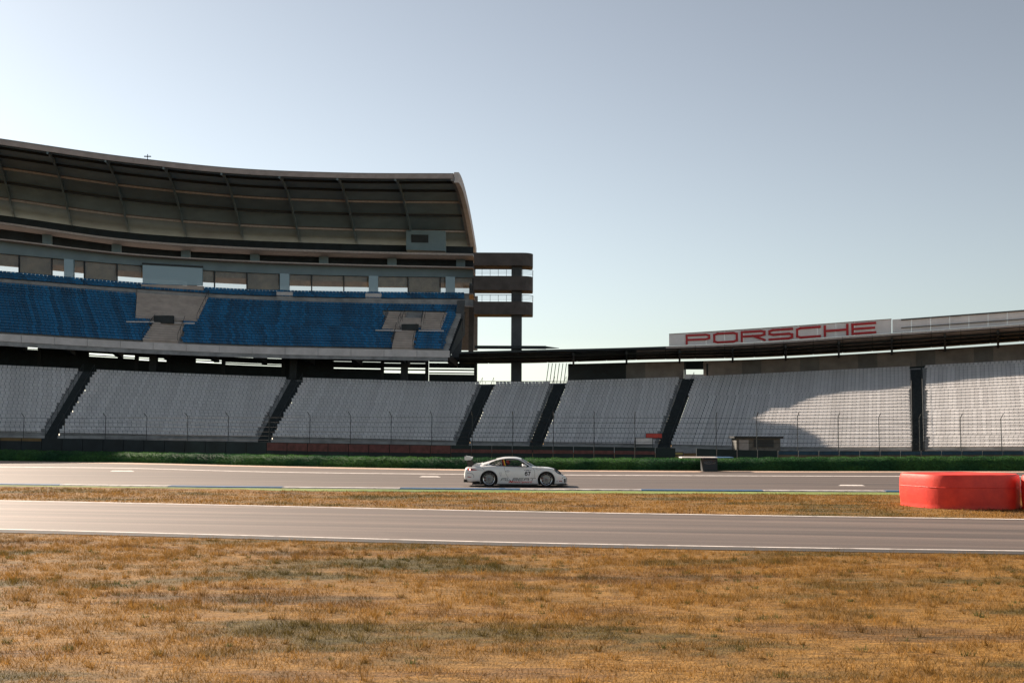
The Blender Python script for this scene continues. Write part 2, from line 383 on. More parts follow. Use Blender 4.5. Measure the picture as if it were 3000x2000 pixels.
tussocks(1500, 9, 25, .13, m_grass_blade, 'taller straw tussocks scattered over the dry foreground grass')
m_weed = grassmat('weed blade', [(.05, .07, .02), (.09, .10, .03), (.13, .12, .04)], fine=(.7, 1.25), transl=.3)
tussocks(420, 9, 25, .08, m_weed, 'small olive green weeds scattered over the dry foreground grass')

# green bank beyond the track
bank_top = curve([(-1500, 1296), (0, 1318), (700, 1331), (1300, 1341), (2000, 1343), (2400, 1340), (3000, 1337), (4500, 1330)])
mb = MB(); rows = [[] for _ in range(6)]
YB = {}
for x in lin(-1500, 4500, 241):
    f = G(x, track_far(x)-3.2); wob = .10*math.sin(x*.021)+.07*math.sin(x*.057+1)
    d = Vector((f.x, f.y, 0)).normalized()
    zt = max(.35, W(x, bank_top(x), f.y+1.1).z)
    for r, (dd, zz) in enumerate(((0, 0.0), (.12, .35), (.45, .78), (1.1, 1.0), (2.2, .97), (3.4, 0.0))):
        rows[r].append(Vector((f.x, f.y, 0))+d*(dd+wob*zz)+Vector((0, 0, zz*zt*(1+.04*math.sin(x*.09)))))
mb.grid(rows); bank = mb.build('grass_bank', m_green, smooth=True); tag(bank, kind='structure')
fx = np.array([r.x for r in rows[0]]); fy = np.array([r.y for r in rows[0]]); tzb = np.array([r.z for r in rows[3]])
# tufts standing on the bank
bvh = BVHTree.FromPolygons([v.co for v in bank.data.vertices], [p.vertices for p in bank.data.polygons])
vv = []; ff = []
for i in range(90000):
    t = random.random()*239; j = int(t); u = t-j; r = random.choice((0, 0, 1, 1, 2, 2, 3)); q = random.random()
    a = rows[r][j].lerp(rows[r][j+1], u); b = rows[r+1][j].lerp(rows[r+1][j+1], u); p = a.lerp(b, q)
    h = random.uniform(.04, .12); an = random.uniform(0, math.pi); wdt = .016
    k = len(vv); vv += [(p.x-math.cos(an)*wdt, p.y-math.sin(an)*wdt, p.z-.01), (p.x+math.cos(an)*wdt, p.y+math.sin(an)*wdt, p.z-.01), (p.x+random.gauss(0, .04), p.y-random.random()*.06, p.z+h)]
    ff.append((k, k+1, k+2))
me = bpy.data.meshes.new('bank_grass'); me.from_pydata(vv, [], ff); me.materials.append(m_greenblade)
o = bpy.data.objects.new('bank_grass', me); COL.objects.link(o); tag(o, 'green grass growing on the low bank beyond the race track', 'grass', kind='stuff')

# ================================================================== BARRIER WALL AND DEBRIS FENCE
wall_top = curve([(-1500, 1262), (0, 1281), (700, 1293), (1300, 1303), (1900, 1310), (2400, 1321), (3000, 1320), (4500, 1318)])
def wallpt(x):
    f = G(x, track_far(x)-3.2); d = Vector((f.x, f.y, 0)).normalized(); p = Vector((f.x, f.y, 0))+d*5.2
    return p, W(x, wall_top(x), p.y).z
wb = empty('barrier_wall', wallpt(1500)[0], 'long dark wall of panels with coloured banners between the green bank and the stands', 'wall')
fence = empty('debris_fence', wallpt(1500)[0]+Vector((0, .3, 0)), 'debris fence of thin posts and cables above the dark wall', 'fence')
xs = lin(-420, 3480, 66); prev = None
for i, (a, b) in enumerate(zip(xs[:-1], xs[1:])):
    if 1990 < (a+b)/2 < 2040: continue
    pa, za = wallpt(a+1.0); pb, zb = wallpt(b-1.0); n = Vector((pb.y-pa.y, -(pb.x-pa.x), 0)).normalized()
    if n.y > 0: n = -n
    t = .12
    mb = MB(); mb.hexa([pa, pb, pb-n*t, pa-n*t]+[pa+Vector((0, 0, za)), pb+Vector((0, 0, zb)), pb-n*t+Vector((0, 0, zb)), pa-n*t+Vector((0, 0, za))])
    mb.build('wall_panel', m_darkwall, wb)
    c = (a+b)/2; ban = None
    if c < 150: ban = (mat('ochre banner', (.16, .10, .035), .7) if i == 0 else bpy.data.materials['ochre banner'], .86, .99)
    elif 800 < c < 1340: ban = (m_maroon, .62, .97)
    elif 1340 <= c < 1950: ban = (m_maroon, .66, .82)
    elif c > 2290: ban = (m_brownban, .44, .78)
    if ban:
        mb = MB(); lo, hi = ban[1], ban[2]; e = n*.012
        mb.hexa([pa+e+Vector((0, 0, za*lo)), pb+e+Vector((0, 0, zb*lo)), pb+n*.002+Vector((0, 0, zb*lo)), pa+n*.002+Vector((0, 0, za*lo)),
                 pa+e+Vector((0, 0, za*hi)), pb+e+Vector((0, 0, zb*hi)), pb+n*.002+Vector((0, 0, zb*hi)), pa+n*.002+Vector((0, 0, za*hi))])
        mb.build('banner', ban[0], wb)
    if c > 2290:
        mb = MB(); lo, hi = .80, .97; e = n*.012
        mb.hexa([pa+e+Vector((0, 0, za*lo)), pb+e+Vector((0, 0, zb*lo)), pb+n*.002+Vector((0, 0, zb*lo)), pa+n*.002+Vector((0, 0, za*lo)),
                 pa+e+Vector((0, 0, za*hi)), pb+e+Vector((0, 0, zb*hi)), pb+n*.002+Vector((0, 0, zb*hi)), pa+n*.002+Vector((0, 0, za*hi))])
        mb.build('banner', m_navyban, wb)
    if i % 2: continue
    mb = MB(); pz = pa-n*.2
    top = 3.5
    mb.tube(pz, pz+Vector((0, 0, top)), .028, 6); mb.tube(pz+Vector((0, 0, top)), pz+n*.35+Vector((0, 0, top+.3)), .028, 6)
    mb.build('fence_post', m_post, fence)
for k, z in enumerate((1.75, 2.05, 2.35, 2.7, 3.05, 3.4)):
    mb = MB(); P = [wallpt(x)[0]+Vector((0, .2, z)) for x in lin(-420, 3480, 80)]
    mb.path(P, .011, 4); mb.build('cable', m_cable, fence)

# ================================================================== STANDS
Yf = curve([(-1500, 108), (0, 126), (700, 138), (1390, 147), (2000, 148), (2400, 140), (3000, 125), (3800, 106), (4600, 90)])
yF = curve([(-1500, 1250), (0, 1272), (700, 1285), (1100, 1292), (1390, 1299), (1900, 1307), (2400, 1317), (3000, 1316), (3800, 1312)])
yB = curve([(-1500, 1012), (0, 1077), (700, 1107), (1100, 1119), (1390, 1125), (1900, 1114), (2400, 1092), (3000, 1062), (3800, 1015)])
shift = curve([(-1500, 130), (150, 110), (775, 95), (1355, 75), (1570, 72), (1945, 72), (2690, -5), (3000, -25), (3800, -60)])
LD = 21.0
def low_pt(p, t):
    a = W(p, yF(p), Yf(p)); q = p+shift(p); b = W(q, yB(q), Yf(p)+LD)
    return a.lerp(b, t)

SEATP = [(.02, .32), (.0, .37), (.11, .45), (.34, .41), (.39, .66), (.53, .735), (.55, .70)]
def seat_row(fn, t, pa, pb, m, parent, inset=.45, pitch=.52, gapz=None, drop=0, skip=None):
    xs = lin(pa, pb, 24); P = [fn(x, t) for x in xs]; acc = [0]
    for a, b in zip(P[:-1], P[1:]): acc.append(acc[-1]+(b-a).length)
    L = acc[-1]; n = int((L-2*inset)/pitch)
    if n < 2: return
    mb = MB(); s0 = (L-n*pitch)/2+pitch/2
    accn = np.array(acc)
    for k in range(n):
        s = s0+k*pitch; i = min(max(int(np.searchsorted(accn, s)), 1), len(P)-1)
        u = (s-acc[i-1])/(acc[i]-acc[i-1]); c = P[i-1].lerp(P[i], u); d = P[i]-P[i-1]; d.z = 0; d.normalize()
        px = xs[i-1]+(xs[i]-xs[i-1])*u
        if skip and skip(px, t):
            if len(mb.v) > 40: mb.build('seat_row', m, parent, norm=False)
            mb = MB(); continue
        b = Vector((-d.y, d.x, 0)); hw = .235
        vs = [c+d*sx+b*(q+.12)+Vector((0, 0, z-drop)) for sx in (-hw, hw) for q, z in SEATP]
        nq = len(SEATP); mb.add(vs, [(j, j+1, j+1+nq, j+nq) for j in range(nq-1)])
    # rail the seats are bolted to
    if mb.v: mb.build('seat_row', m, parent, norm=False)

def terrace(fn, pa, pb, n, m, parent, name='terrace', cols=9):
    mb = MB(); xs = lin(pa, pb, cols); rows = []
    up = Vector((0, 0, 1))
    rows.append([Vector((*fn(x, 0).xy, fn(x, 0).z-1.4)) for x in xs])
    for i in range(n):
        z = [fn(x, i/n).z for x in xs]
        a = [Vector((*fn(x, i/n).xy, zz)) for x, zz in zip(xs, z)]; b = [Vector((*fn(x, (i+1)/n).xy, zz)) for x, zz in zip(xs, z)]
        rows += [a, b]
    rows.append([fn(x, 1) for x in xs])
    mb.grid(rows); return mb.build(name, m, parent, norm=False)

stairs = [-640, 150, 775, 1355, 1570, 1945, 2690, 3330]
nrows = [21, 21, 21, 21, 23, 25, 27]
blab = ['block of white seats at the left edge of the lower tier, left of every stairway',
        'second block of white seats from the left, below the pale glass stair head',
        'third block of white seats from the left, below the right half of the blue tier',
        'narrowest block of white seats, below the sky gap beside the concrete tower',
        'block of white seats with small white and red banners at its foot',
        'long block of white seats half in shadow, half in sun, below the lettered board',
        'fully sunlit block of white seats at the right edge of the picture']
HW = 19
for i in range(7):
    a, b = stairs[i]+HW, stairs[i+1]-HW
    e = empty('seating_block', low_pt((a+b)/2, 0)-Vector((0, 0, 1.4)), blab[i], 'seating block', 'blocks of white seats in the lower tier')
    terrace(low_pt, a, b, nrows[i], m_conc, e, cols=12)
    for r in range(nrows[i]):
        seat_row(low_pt, r/nrows[i], a, b, m_seat, e, inset=.15)
for i in range(1, 7):
    s = stairs[i]; lab = ['dark stairway nearest the left edge, between the first two blocks of white seats',
        'dark stairway below the middle of the blue upper tier', 'dark stairway below the right end of the tall stand',
        'dark stairway below the sky gap right of the tower', 'dark stairway that climbs to the bright opening in the rear wall',
        'vertical dark stairway between the two sunlit blocks of seats'][i-1]
    e = empty('stairway', low_pt(s, 0)-Vector((0, 0, 1.4)), lab, 'stairway', 'stairways between the seating blocks')
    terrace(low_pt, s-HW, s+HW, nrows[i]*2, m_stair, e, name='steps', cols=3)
    for sx in (-HW+2, HW-2):
        mb = MB(); mb.path([low_pt(s+sx, t)+Vector((0, 0, .95)) for t in (0, .5, 1)], .03, 6)
        for t in lin(0, 1, 8): mb.tube(low_pt(s+sx, t), low_pt(s+sx, t)+Vector((0, 0, .95)), .025, 6)
        mb.build('handrail', m_post, e)

def beam(fn, p0, p1, t, h, d, n=40, dz=0, dy=0):
    """closed rectangular section swept along a stand curve; fn(p,t) gives the lower front edge"""
    mb = MB(); secs = []; xs = lin(p0, p1, n)
    for k, x in enumerate(xs):
        c = fn(x, t); c2 = fn(x+5, t); dr = (c2-c); dr.z = 0; dr.normalize(); b = Vector((-dr.y, dr.x, 0))
        c = c+b*dy+Vector((0, 0, dz))
        secs.append([c, c+b*d, c+b*d+Vector((0, 0, h)), c+Vector((0, 0, h))])
    mb.sweep(secs); return mb

# concourse floor behind the lower tier (one slab for the whole ring)
mb = beam(low_pt, -640, 3330, 1, .3, 12, n=90, dz=-.3); tag(mb.build('concourse_slab', m_conc), 'dark concrete walkway slab behind the top row of the lower tier', 'walkway')

# ---- tall stand: upper tier, lodges, roof
P0, P1 = -1000, 1312
uF = curve([(-1500, 905), (0, 979), (375, 1001), (750, 1017), (1000, 1022), (1300, 1028)])    # top of the front fascia
uFb = curve([(-1500, 928), (0, 999), (375, 1020), (750, 1036), (1000, 1042), (1300, 1046)])
uB = curve([(-1500, 720), (0, 833), (150, 845), (700, 882), (1000, 892), (1350, 898)])        # top of the blue rows
def ush(p): return shift(p)*.62
def up_pt(p, t):
    a = W(p, uF(p), Yf(p)+17); q = p+ush(p); b = W(q, uB(q), Yf(p)+31)
    return a.lerp(b, t)
TS = empty('tall_grandstand', up_pt(700, 0)*1 - Vector((0, 0, up_pt(700, 0).z)), 'tall curved grandstand with blue upper seats, glazed lodges and dark arched roof at the left', 'grandstand')
NU = 18
vom = [(430, 500, 590), (1130, 1195, 1255)]        # stair blocks (left, centre, right) in the upper tier, front px
def inblock(px, t):
    # grey concrete stair blocks that interrupt the blue rows
    x = px+ush(px)*t
    if 440 < x < 535 and t < .42: return True
    if 395+40*(1-t) < x < 600-40*(1-t) and t >= .42: return True
    if 1150 < x < 1215 and t < .42: return True
    if .42 <= t < .78 and (1120+20*(1-t)) < x < 1310-30*(1-t): return True
    return False
terrace(up_pt, P0, P1, NU, m_conc, TS, name='upper_terrace', cols=36)
for r in range(NU): seat_row(up_pt, r/NU, P0, P1, m_seatblue, TS, skip=inblock)
def tri_patch(pts): pass
# front fascia, as panels
xs = lin(P0, P1+6, 25)
for a, b in zip(xs[:-1], xs[1:]):
    secs = []
    for x in lin(a+.6, b-.6, 4):
        t0 = W(x, uF(x)-1.5, Yf(x)+16.9); b0 = W(x, uFb(x), Yf(x)+16.9)
        secs.append([b0, b0+Vector((0, .3, 0)), t0+Vector((0, .3, 0)), t0])
    mb = MB(); mb.sweep(secs); mb.build('fascia_panel', m_conc_l, TS)
# slab underside of upper tier, sloping to the back
mb = MB(); secs = []
for x in lin(P0, P1+4, 50):
    a = W(x, uFb(x), Yf(x)+17.15); b = up_pt(x, 1) - Vector((0, 0, 1.1)); q = a+Vector((0, 0, .25)); r = b+Vector((0, 0, .3)); 
    secs.append([a-Vector((0, 0, .02)), b-Vector((0, 0, 3.2)), r, q])
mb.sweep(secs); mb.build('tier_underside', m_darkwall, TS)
# raker beams below the tier
for x in lin(P0+30, P1-10, 17):
    mb = MB(); a = W(x, uFb(x)+1, Yf(x)+17.6); q = x+ush(x)*.7; b = W(q, uFb(q)+30, Yf(x)+27.5); wv = Vector((.35, 0, 0))
    mb.hexa([a-wv, a+wv, b+wv, b-wv]+[v+Vector((0, 0, .9)) for v in (a-wv, a+wv, b+wv, b-wv)]); mb.build('raker_beam', m_dark, TS)
# rear wall under the upper tier with slit openings: built as solid strips between which the sky shows
def rear(x, y, dY=30.5): q = x+shift(x)*.9; return W(q, y, Yf(x)+dY)
def strip(name, f0, f1, p0, p1, m, parent, dY=30.5, th=.35, n=24):
    mb = MB(); secs = []
    for x in lin(p0, p1, n):
        a = rear(x, f0(x), dY); b = rear(x, f1(x), dY); o = Vector((0, th, 0))
        secs.append([a, a+o, b+o, b])
    mb.sweep(secs); return mb.build(name, m, parent)
base = lambda x: yB(x+shift(x)*.9)
g1a = lambda x: uFb(x)+2.0
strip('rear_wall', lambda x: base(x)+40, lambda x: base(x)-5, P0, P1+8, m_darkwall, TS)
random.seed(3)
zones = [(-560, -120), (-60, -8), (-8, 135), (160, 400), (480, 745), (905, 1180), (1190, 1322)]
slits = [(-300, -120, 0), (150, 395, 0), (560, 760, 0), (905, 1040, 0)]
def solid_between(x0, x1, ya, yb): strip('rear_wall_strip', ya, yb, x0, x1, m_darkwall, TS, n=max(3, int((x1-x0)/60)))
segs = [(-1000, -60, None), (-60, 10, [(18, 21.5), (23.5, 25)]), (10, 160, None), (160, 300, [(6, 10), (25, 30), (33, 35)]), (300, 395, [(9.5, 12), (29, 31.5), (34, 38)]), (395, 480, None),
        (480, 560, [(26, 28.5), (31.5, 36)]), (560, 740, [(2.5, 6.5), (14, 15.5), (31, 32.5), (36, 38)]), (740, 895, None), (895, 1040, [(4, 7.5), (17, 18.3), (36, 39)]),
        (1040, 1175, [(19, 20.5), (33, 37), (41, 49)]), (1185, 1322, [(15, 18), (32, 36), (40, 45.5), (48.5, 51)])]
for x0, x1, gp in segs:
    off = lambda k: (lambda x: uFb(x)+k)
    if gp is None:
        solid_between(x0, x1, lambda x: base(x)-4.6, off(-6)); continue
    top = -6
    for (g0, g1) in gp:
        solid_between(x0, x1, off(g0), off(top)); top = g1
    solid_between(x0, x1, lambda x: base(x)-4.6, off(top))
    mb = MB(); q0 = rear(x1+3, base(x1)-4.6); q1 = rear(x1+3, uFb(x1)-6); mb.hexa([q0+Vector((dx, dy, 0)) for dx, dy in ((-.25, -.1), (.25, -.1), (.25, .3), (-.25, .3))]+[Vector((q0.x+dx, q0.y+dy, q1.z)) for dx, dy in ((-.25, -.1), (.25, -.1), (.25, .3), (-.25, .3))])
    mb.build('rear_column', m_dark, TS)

# stair blocks in the upper tier
def upat(x, y, dY):                       # point at picture column/row on the plane of the upper tier moved dY back
    return W(x, y, Yf(x-30)+dY)
def slabq(name, pts, m, th=.5, parent=TS):
    mb = MB(); o = Vector((0, th, 0)); n = len(pts)
    mb.sweep([[p for p in pts], [p+o for p in pts]]); return mb.build(name, m, parent)
def ublock(xl0, xr0, xl1, xr1, y0, y1, name, m, t0, t1):
    """stair block that follows the slope of the tier, one slab per step"""
    n = max(4, int((t1-t0)*22)); pts = []
    for i in range(n+1):
        s = i/n; t = lerp(t0, t1, s); pts.append((up_pt(lerp(xl0, xl1, s)-ush(xl0)*t, t), up_pt(lerp(xr0, xr1, s)-ush(xr0)*t, t)))
    for i in range(n):
        (a, b), (c, d) = pts[i], pts[i+1]; h = Vector((0, 0, .62)); mb = MB()
        c = Vector((c.x, c.y, a.z)); d = Vector((d.x, d.y, b.z)); k = Vector((0, 0, .34))
        mb.hexa([a+k, b+k, d+k, c+k, a+h, b+h, d+h, c+h])
        e = Vector((0, .16, 0)); mb.hexa([a+e, b+e, d+e, c+e, a+e+k, b+e+k, d+e+k, c+e+k]); mb.build(name, m, TS)
    for q in (0, 1):
        mb = MB(); L = [p[q]+Vector((0, 0, 1.35)) for p in pts]; mb.path(L, .035, 5)
        for p in L[::3]: mb.tube(p, p-Vector((0, 0, .8)), .03, 5)
        mb.build('handrail', m_post, TS)
ublock(418, 520, 452, 540, 0, 0, 'stair_flight', m_conc_u, .0, .38)
ublock(395, 575, 400, 610, 0, 0, 'stair_landing', m_conc_u, .44, 1.0)
ublock(1148, 1208, 1160, 1218, 0, 0, 'stair_flight', m_conc_u, .0, .38)
ublock(1118, 1170, 1140, 1190, 0, 0, 'stair_landing', m_conc_u, .40, .80)
ublock(1232, 1290, 1240, 1310, 0, 0, 'stair_landing', m_conc_u, .40, .80)
ublock(1165, 1240, 1175, 1245, 0, 0, 'stair_landing', m_conc_u, .48, .66)
for (x0, x1, ya, yb, Yo) in ((450, 507, 924, 947, 21.6), (1176, 1226, 949, 966, 21.6)):
    slabq('stair_doorway', [W(x0, yb, Yf(x0)+Yo), W(x1, yb, Yf(x0)+Yo), W(x1, ya, Yf(x0)+Yo), W(x0, ya, Yf(x0)+Yo)], m_dark, .6)
for (x0, x1, y) in ((370, 450, 941), (507, 570, 945), (1100, 1176, 966), (1226, 1300, 967)):
    slabq('landing_rail', [W(x0, y+3, Yf(x0)+21.3), W(x1, y+3.5, Yf(x0)+21.3), W(x1, y, Yf(x0)+21.3), W(x0, y-.5, Yf(x0)+21.3)], m_conc_l, .15)

# ledge band, short blue rows above it, lodge front, ledges (vertical strips following the curve)
def ustrip(name, f0, f1, dY, th, m, p0=P0, p1=P1+18, n=40, k=.75, parent=TS):
    mb = MB(); secs = []
    for x in lin(p0, p1, n):
        q = x+shift(x)*k; a = W(q, f0(q), Yf(x)+dY); b = W(q, f1(q), Yf(x)+dY); o = Vector((0, th, 0))
        secs.append([a, a+o, b+o, b])
    mb.sweep(secs); return mb.build(name, m, parent)
led_b = uB
led_t = curve([(-1500, 700), (0, 817), (375, 846), (700, 866), (1000, 874), (1350, 877)])
blu_t = curve([(-1500, 684), (0, 797), (375, 830), (700, 850), (1000, 857), (1350, 860)])
win_b = blu_t
win_t = curve([(-1500, 615), (0, 742), (375, 775), (700, 797), (1000, 807), (1350, 812)])
l2 = curve([(-1500, 560), (0, 699), (375, 742), (700, 762), (1000, 773), (1350, 781)])
l1 = curve([(-1500, 505), (0, 652), (375, 703), (700, 725), (1000, 736), (1350, 744)])
rim = curve([(-1500, 190), (0, 410), (375, 463), (700, 496), (1000, 508), (1350, 510)])
ustrip('parapet', led_b, led_t, 31.3, .3, m_conc)
ustrip('parapet_cap', lambda x: led_b(x)+.5, lambda x: led_b(x)-4, 31.0, .25, m_purlin)
def top_pt(p, t):
    k = .75; q = p+shift(p)*k; a = W(q, led_t(q), Yf(p)+31.8); b = W(q, blu_t(q), Yf(p)+34.2); return a.lerp(b, t)
for r in range(3): seat_row(top_pt, r/3, P0, P1+6, m_seatblue, TS, drop=.15)
terrace(top_pt, P0, P1+6, 3, m_conc, TS, name='lodge_terrace', cols=30)
# lodge: window bays between blue-grey pillars
ustrip('lodge_floor', lambda x: win_b(x)+3, lambda x: win_b(x)-1, 34.6, 9.6, m_conc_u)
ustrip('lodge_header', win_t, l2, 34.6, .6, m_soffit2)
ustrip('lodge_roof', lambda x: l2(x)+3.5, lambda x: l2(x), 33.0, 11.0, m_purlin)
pil = [-480, -250, -90, 195-75, 480-60, 620-50, 820-55, 1090-52, 1322]
bays = lin(P0, P1+16, 25)
for j, (a, b) in enumerate(zip(bays[:-1], bays[1:])):
    k = .75
    def wq(x, y, dY=35.0): q = x+shift(x)*k; return W(q, y(q) if callable(y) else y, Yf(x)+dY)
    def quad(name, x0, x1, f0, f1, dY, th, m):
        slabq(name, [wq(x0, f0, dY), wq(x1, f0, dY), wq(x1, f1, dY), wq(x0, f1, dY)], m, th)
    quad('window_pane', a+1.5, b-1.5, lambda q: win_b(q)-1.2, lambda q: win_t(q), 35.0, .03, m_lodgeglass)
    rn = random.random(); cut = .62 if rn < .45 else (.35 if rn < .75 else .95)
    quad('window_blind', a+1.8, b-1.8, (lambda c: (lambda q: lerp(win_t(q), win_b(q), c)))(cut), lambda q: win_t(q)+.4, 35.2, .02, m_blind)
    quad('window_frame', a-1.5, a+1.5, lambda q: win_b(q)-1.2, lambda q: win_t(q), 34.8, .3, m_dark)
    # rear side of the lodge: closed above, glazed low band
    quad('lodge_back_panel', a, b, lambda q: lerp(win_t(q), win_b(q), .66), lambda q: win_t(q)-14, 43.6, .2, m_blind)
for x in (200, 560, 832, 1092, 1318):
    a = x-shift(x)*.75; quad('lodge_pillar', a-14, a+14, lambda q: win_b(q)+8, lambda q: win_t(q)-1, 34.2, .5, m_blueglass if x not in (560, ) else m_conc)
# pale blue glass stair head
a = 508-shift(440)*.75
quad('glass_stair_head', a-92, a+86, lambda q: 834+.02*(q-500), lambda q: 776+.055*(q-500), 33.9, .4, m_blueglass)
quad('glass_stair_frame', a-94, a+88, lambda q: 779+.055*(q-500), lambda q: 774+.055*(q-500), 33.7, .2, m_dark)
quad('stair_head_wall', a-96, a+88, lambda q: 862+.01*(q-500), lambda q: 835+.03*(q-500), 32.6, .4, m_conc_u)
for x in (832, 1092):
    a = x-shift(x)*.75; quad('stair_head_wall', a-24, a+24, lambda q: led_t(q)+1, lambda q: win_b(q)+1, 32.2, .4, m_conc_l)
# rear wall and dark gap between the two ledges
ustrip('lodge_upper_wall', lambda x: l2(x)-.5, lambda x: l1(x)+3, 38.5, .4, m_darkwall)
ustrip('upper_ledge', lambda x: l1(x)+4, lambda x: l1(x)-2, 33.4, 8.5, m_purlin)
for x in lin(P0+20, P1-20, 12):
    q = x+shift(x)*.75; slabq('ledge_post', [W(q-13, l2(q), Yf(x)+37.6), W(q+13, l2(q), Yf(x)+37.6), W(q+13, l1(q)+3, Yf(x)+37.6), W(q-13, l1(q)+3, Yf(x)+37.6)], m_soffit, .5)
# rear wall of the whole stand from the ground up to the lodge floor
mb = MB(); secs = []
for x in lin(P0, P1+20, 44):
    q = x+shift(x)*.9; t = W(q, win_b(q), Yf(x)+44.3); b = W(q, base(x), Yf(x)+44.3)
    lo = W(x+shift(x)*.9, uFb(x)-20, Yf(x)+44.3).z
    secs.append([Vector((t.x, t.y, lo)), Vector((t.x, t.y+.4, lo)), Vector((t.x, t.y+.4, t.z-.4)), Vector((t.x, t.y, t.z-.4))])
mb.sweep(secs); mb.build('outer_wall', m_roofskin, TS)

ustrip('rear_roof_wall', lambda x: l1(x)+3, lambda x: l1(x)-22, 41.5, .4, m_darkwall)
# roof: arched shell from the lodge back up and forward to the rim
def rf(p, t, lift=0):                       # t 0 front rim, 1 at the rear
    sh = shift(p)*.60+8; q = p+sh*t; Y = Yf(p)+17+27.5*t
    y0 = rim(p)+13; y1 = l1(q)-1
    y = y0+(y1-y0)*(t**1.55)
    v = W(q, y, Y); v.z += lift; return v
PR0, PR1 = -1050, 1328
nb = 14; bx = lin(PR0, PR1, nb+1); tt = [0, .16, .32, .48, .64, .8, 1.0]
mb = MB(); cols = lin(PR0, PR1, 60); T = lin(0, 1, 25)
under = [[rf(p, t, .30) for t in T] for p in cols]; upper = [[rf(p, t, .75+2.2*t*t)+Vector((0, 2.5*t*t, 0)) for t in T] for p in cols]  # rear hump of the outer skin, unseen, shaped to block sun on lower seats
secs = [u+v[::-1] for u, v in zip(under, upper)]
mb.sweep(secs); mb.build('roof_shell', m_roofskin, TS)
random.seed(11)
for j in range(nb):
    for i in range(len(tt)-1):
        a, b = bx[j]+3, bx[j+1]-3; t0, t1 = tt[i]+.008, tt[i+1]-.008
        mb = MB(); ps = lin(a, b, 5); ts = lin(t0, t1, 4)
        rows_l = [[rf(p, t, .17) for t in ts] for p in ps]; 
        mb.grid(rows_l, flip=True)
        mb.build('soffit_panel', random.choice([m_soffit, m_soffit, m_soffit2]), TS, norm=False)
for i, t in enumerate(tt[1:-1]):
    mb = MB(); secs = []
    for p in cols:
        c = rf(p, t, 0); secs.append([c+Vector((0, -.11, -.14)), c+Vector((0, .11, -.14)), c+Vector((0, .11, .14)), c+Vector((0, -.11, .14))])
    mb.sweep(secs); mb.build('purlin', m_purlin if i in (2, 4) else m_dark, TS)
for j in range(nb+1):
    mb = MB(); secs = []; x = bx[j]; wd = 2.5 if 0 < j < nb else 7
    for t in lin(0, 1, 20):
        a = rf(x-wd, t, -.35); b = rf(x+wd, t, -.35); a2 = rf(x-wd, t, .22); b2 = rf(x+wd, t, .22); secs.append([a, b, b2, a2])
    mb.sweep(secs); mb.build('roof_rib', m_soffit2 if j < nb else m_conc, TS)
# rim fascia of the roof
mb = MB(); secs = []
for p in cols:
    a = W(p, rim(p)+13.5, Yf(p)+16.9); b = W(p, rim(p), Yf(p)+16.9)
    secs.append([a, a+Vector((0, .5, .05)), b+Vector((0, .5, 0)), b])
mb.sweep(secs); mb.build('roof_rim', m_rim, TS)
mb = MB(); secs = []
for p in cols:
    a = W(p, rim(p)+18, Yf(p)+17.1); b = W(p, rim(p)+13.6, Yf(p)+17.1)
    secs.append([a, a+Vector((0, .4, .05)), b+Vector((0, .4, 0)), b])
mb.sweep(secs); mb.build('roof_gutter', m_dark, TS)
# end arch of the roof and gable frame down to the fascia
mb = MB(); secs = []
for t in lin(0, 1, 24):
    a = rf(PR1+2, t, -.6); b = rf(PR1+15, t, -.6); secs.append([a, b, b+Vector((0, 0, 1.5)), a+Vector((0, 0, 1.5))])
mb.sweep(secs); mb.build('gable_arch', m_conc_l, TS)
qa = rf(PR1+2, 1); 
slabq('gable_post', [W(1372, 1046, qa.y-3), W(1386, 1046, qa.y-3), W(1394, 740, qa.y-3), W(1376, 740, qa.y-3)], m_tower, 1.2)
slabq('gable_post', [W(1322, 1046, qa.y-16), W(1350, 1046, qa.y-16), W(1362, 880, qa.y-16), W(1340, 880, qa.y-16)], m_tower, .8)
# little technical cabin hung under the roof near the right end
slabq('roof_cabin', [W(1190, 732, Yf(1200)+38), W(1305, 735, Yf(1200)+38), W(1305, 676, Yf(1200)+38), W(1190, 674, Yf(1200)+38)], m_soffit, 2)
slabq('roof_cabin_window', [W(1205, 710, Yf(1200)+37.9), W(1255, 711, Yf(1200)+37.9), W(1255, 688, Yf(1200)+37.9), W(1205, 687, Yf(1200)+37.9)], m_dark, .05)
# lightning rod on the rim
mb = MB(); p = W(432, rim(432)+2, Yf(432)+17); mb.tube(p, p+Vector((0, 0, .9)), .05, 6); mb.box(p+Vector((0, 0, .6)), (.9, .12, .12)); mb.build('rooftop_fitting', m_dark, TS)
# columns carrying the upper tier
for x in (450, 860, 1185):
    q = x; a = W(q-13, uFb(q), Yf(q)+24); b = W(q+13, uFb(q)+72, Yf(q)+24)
    mb = MB(); mb.box(((a.x+b.x)/2, a.y, (a.z+b.z)/2+.5), (1.0, .8, a.z-b.z+1)); mb.build('column', m_dark, TS)

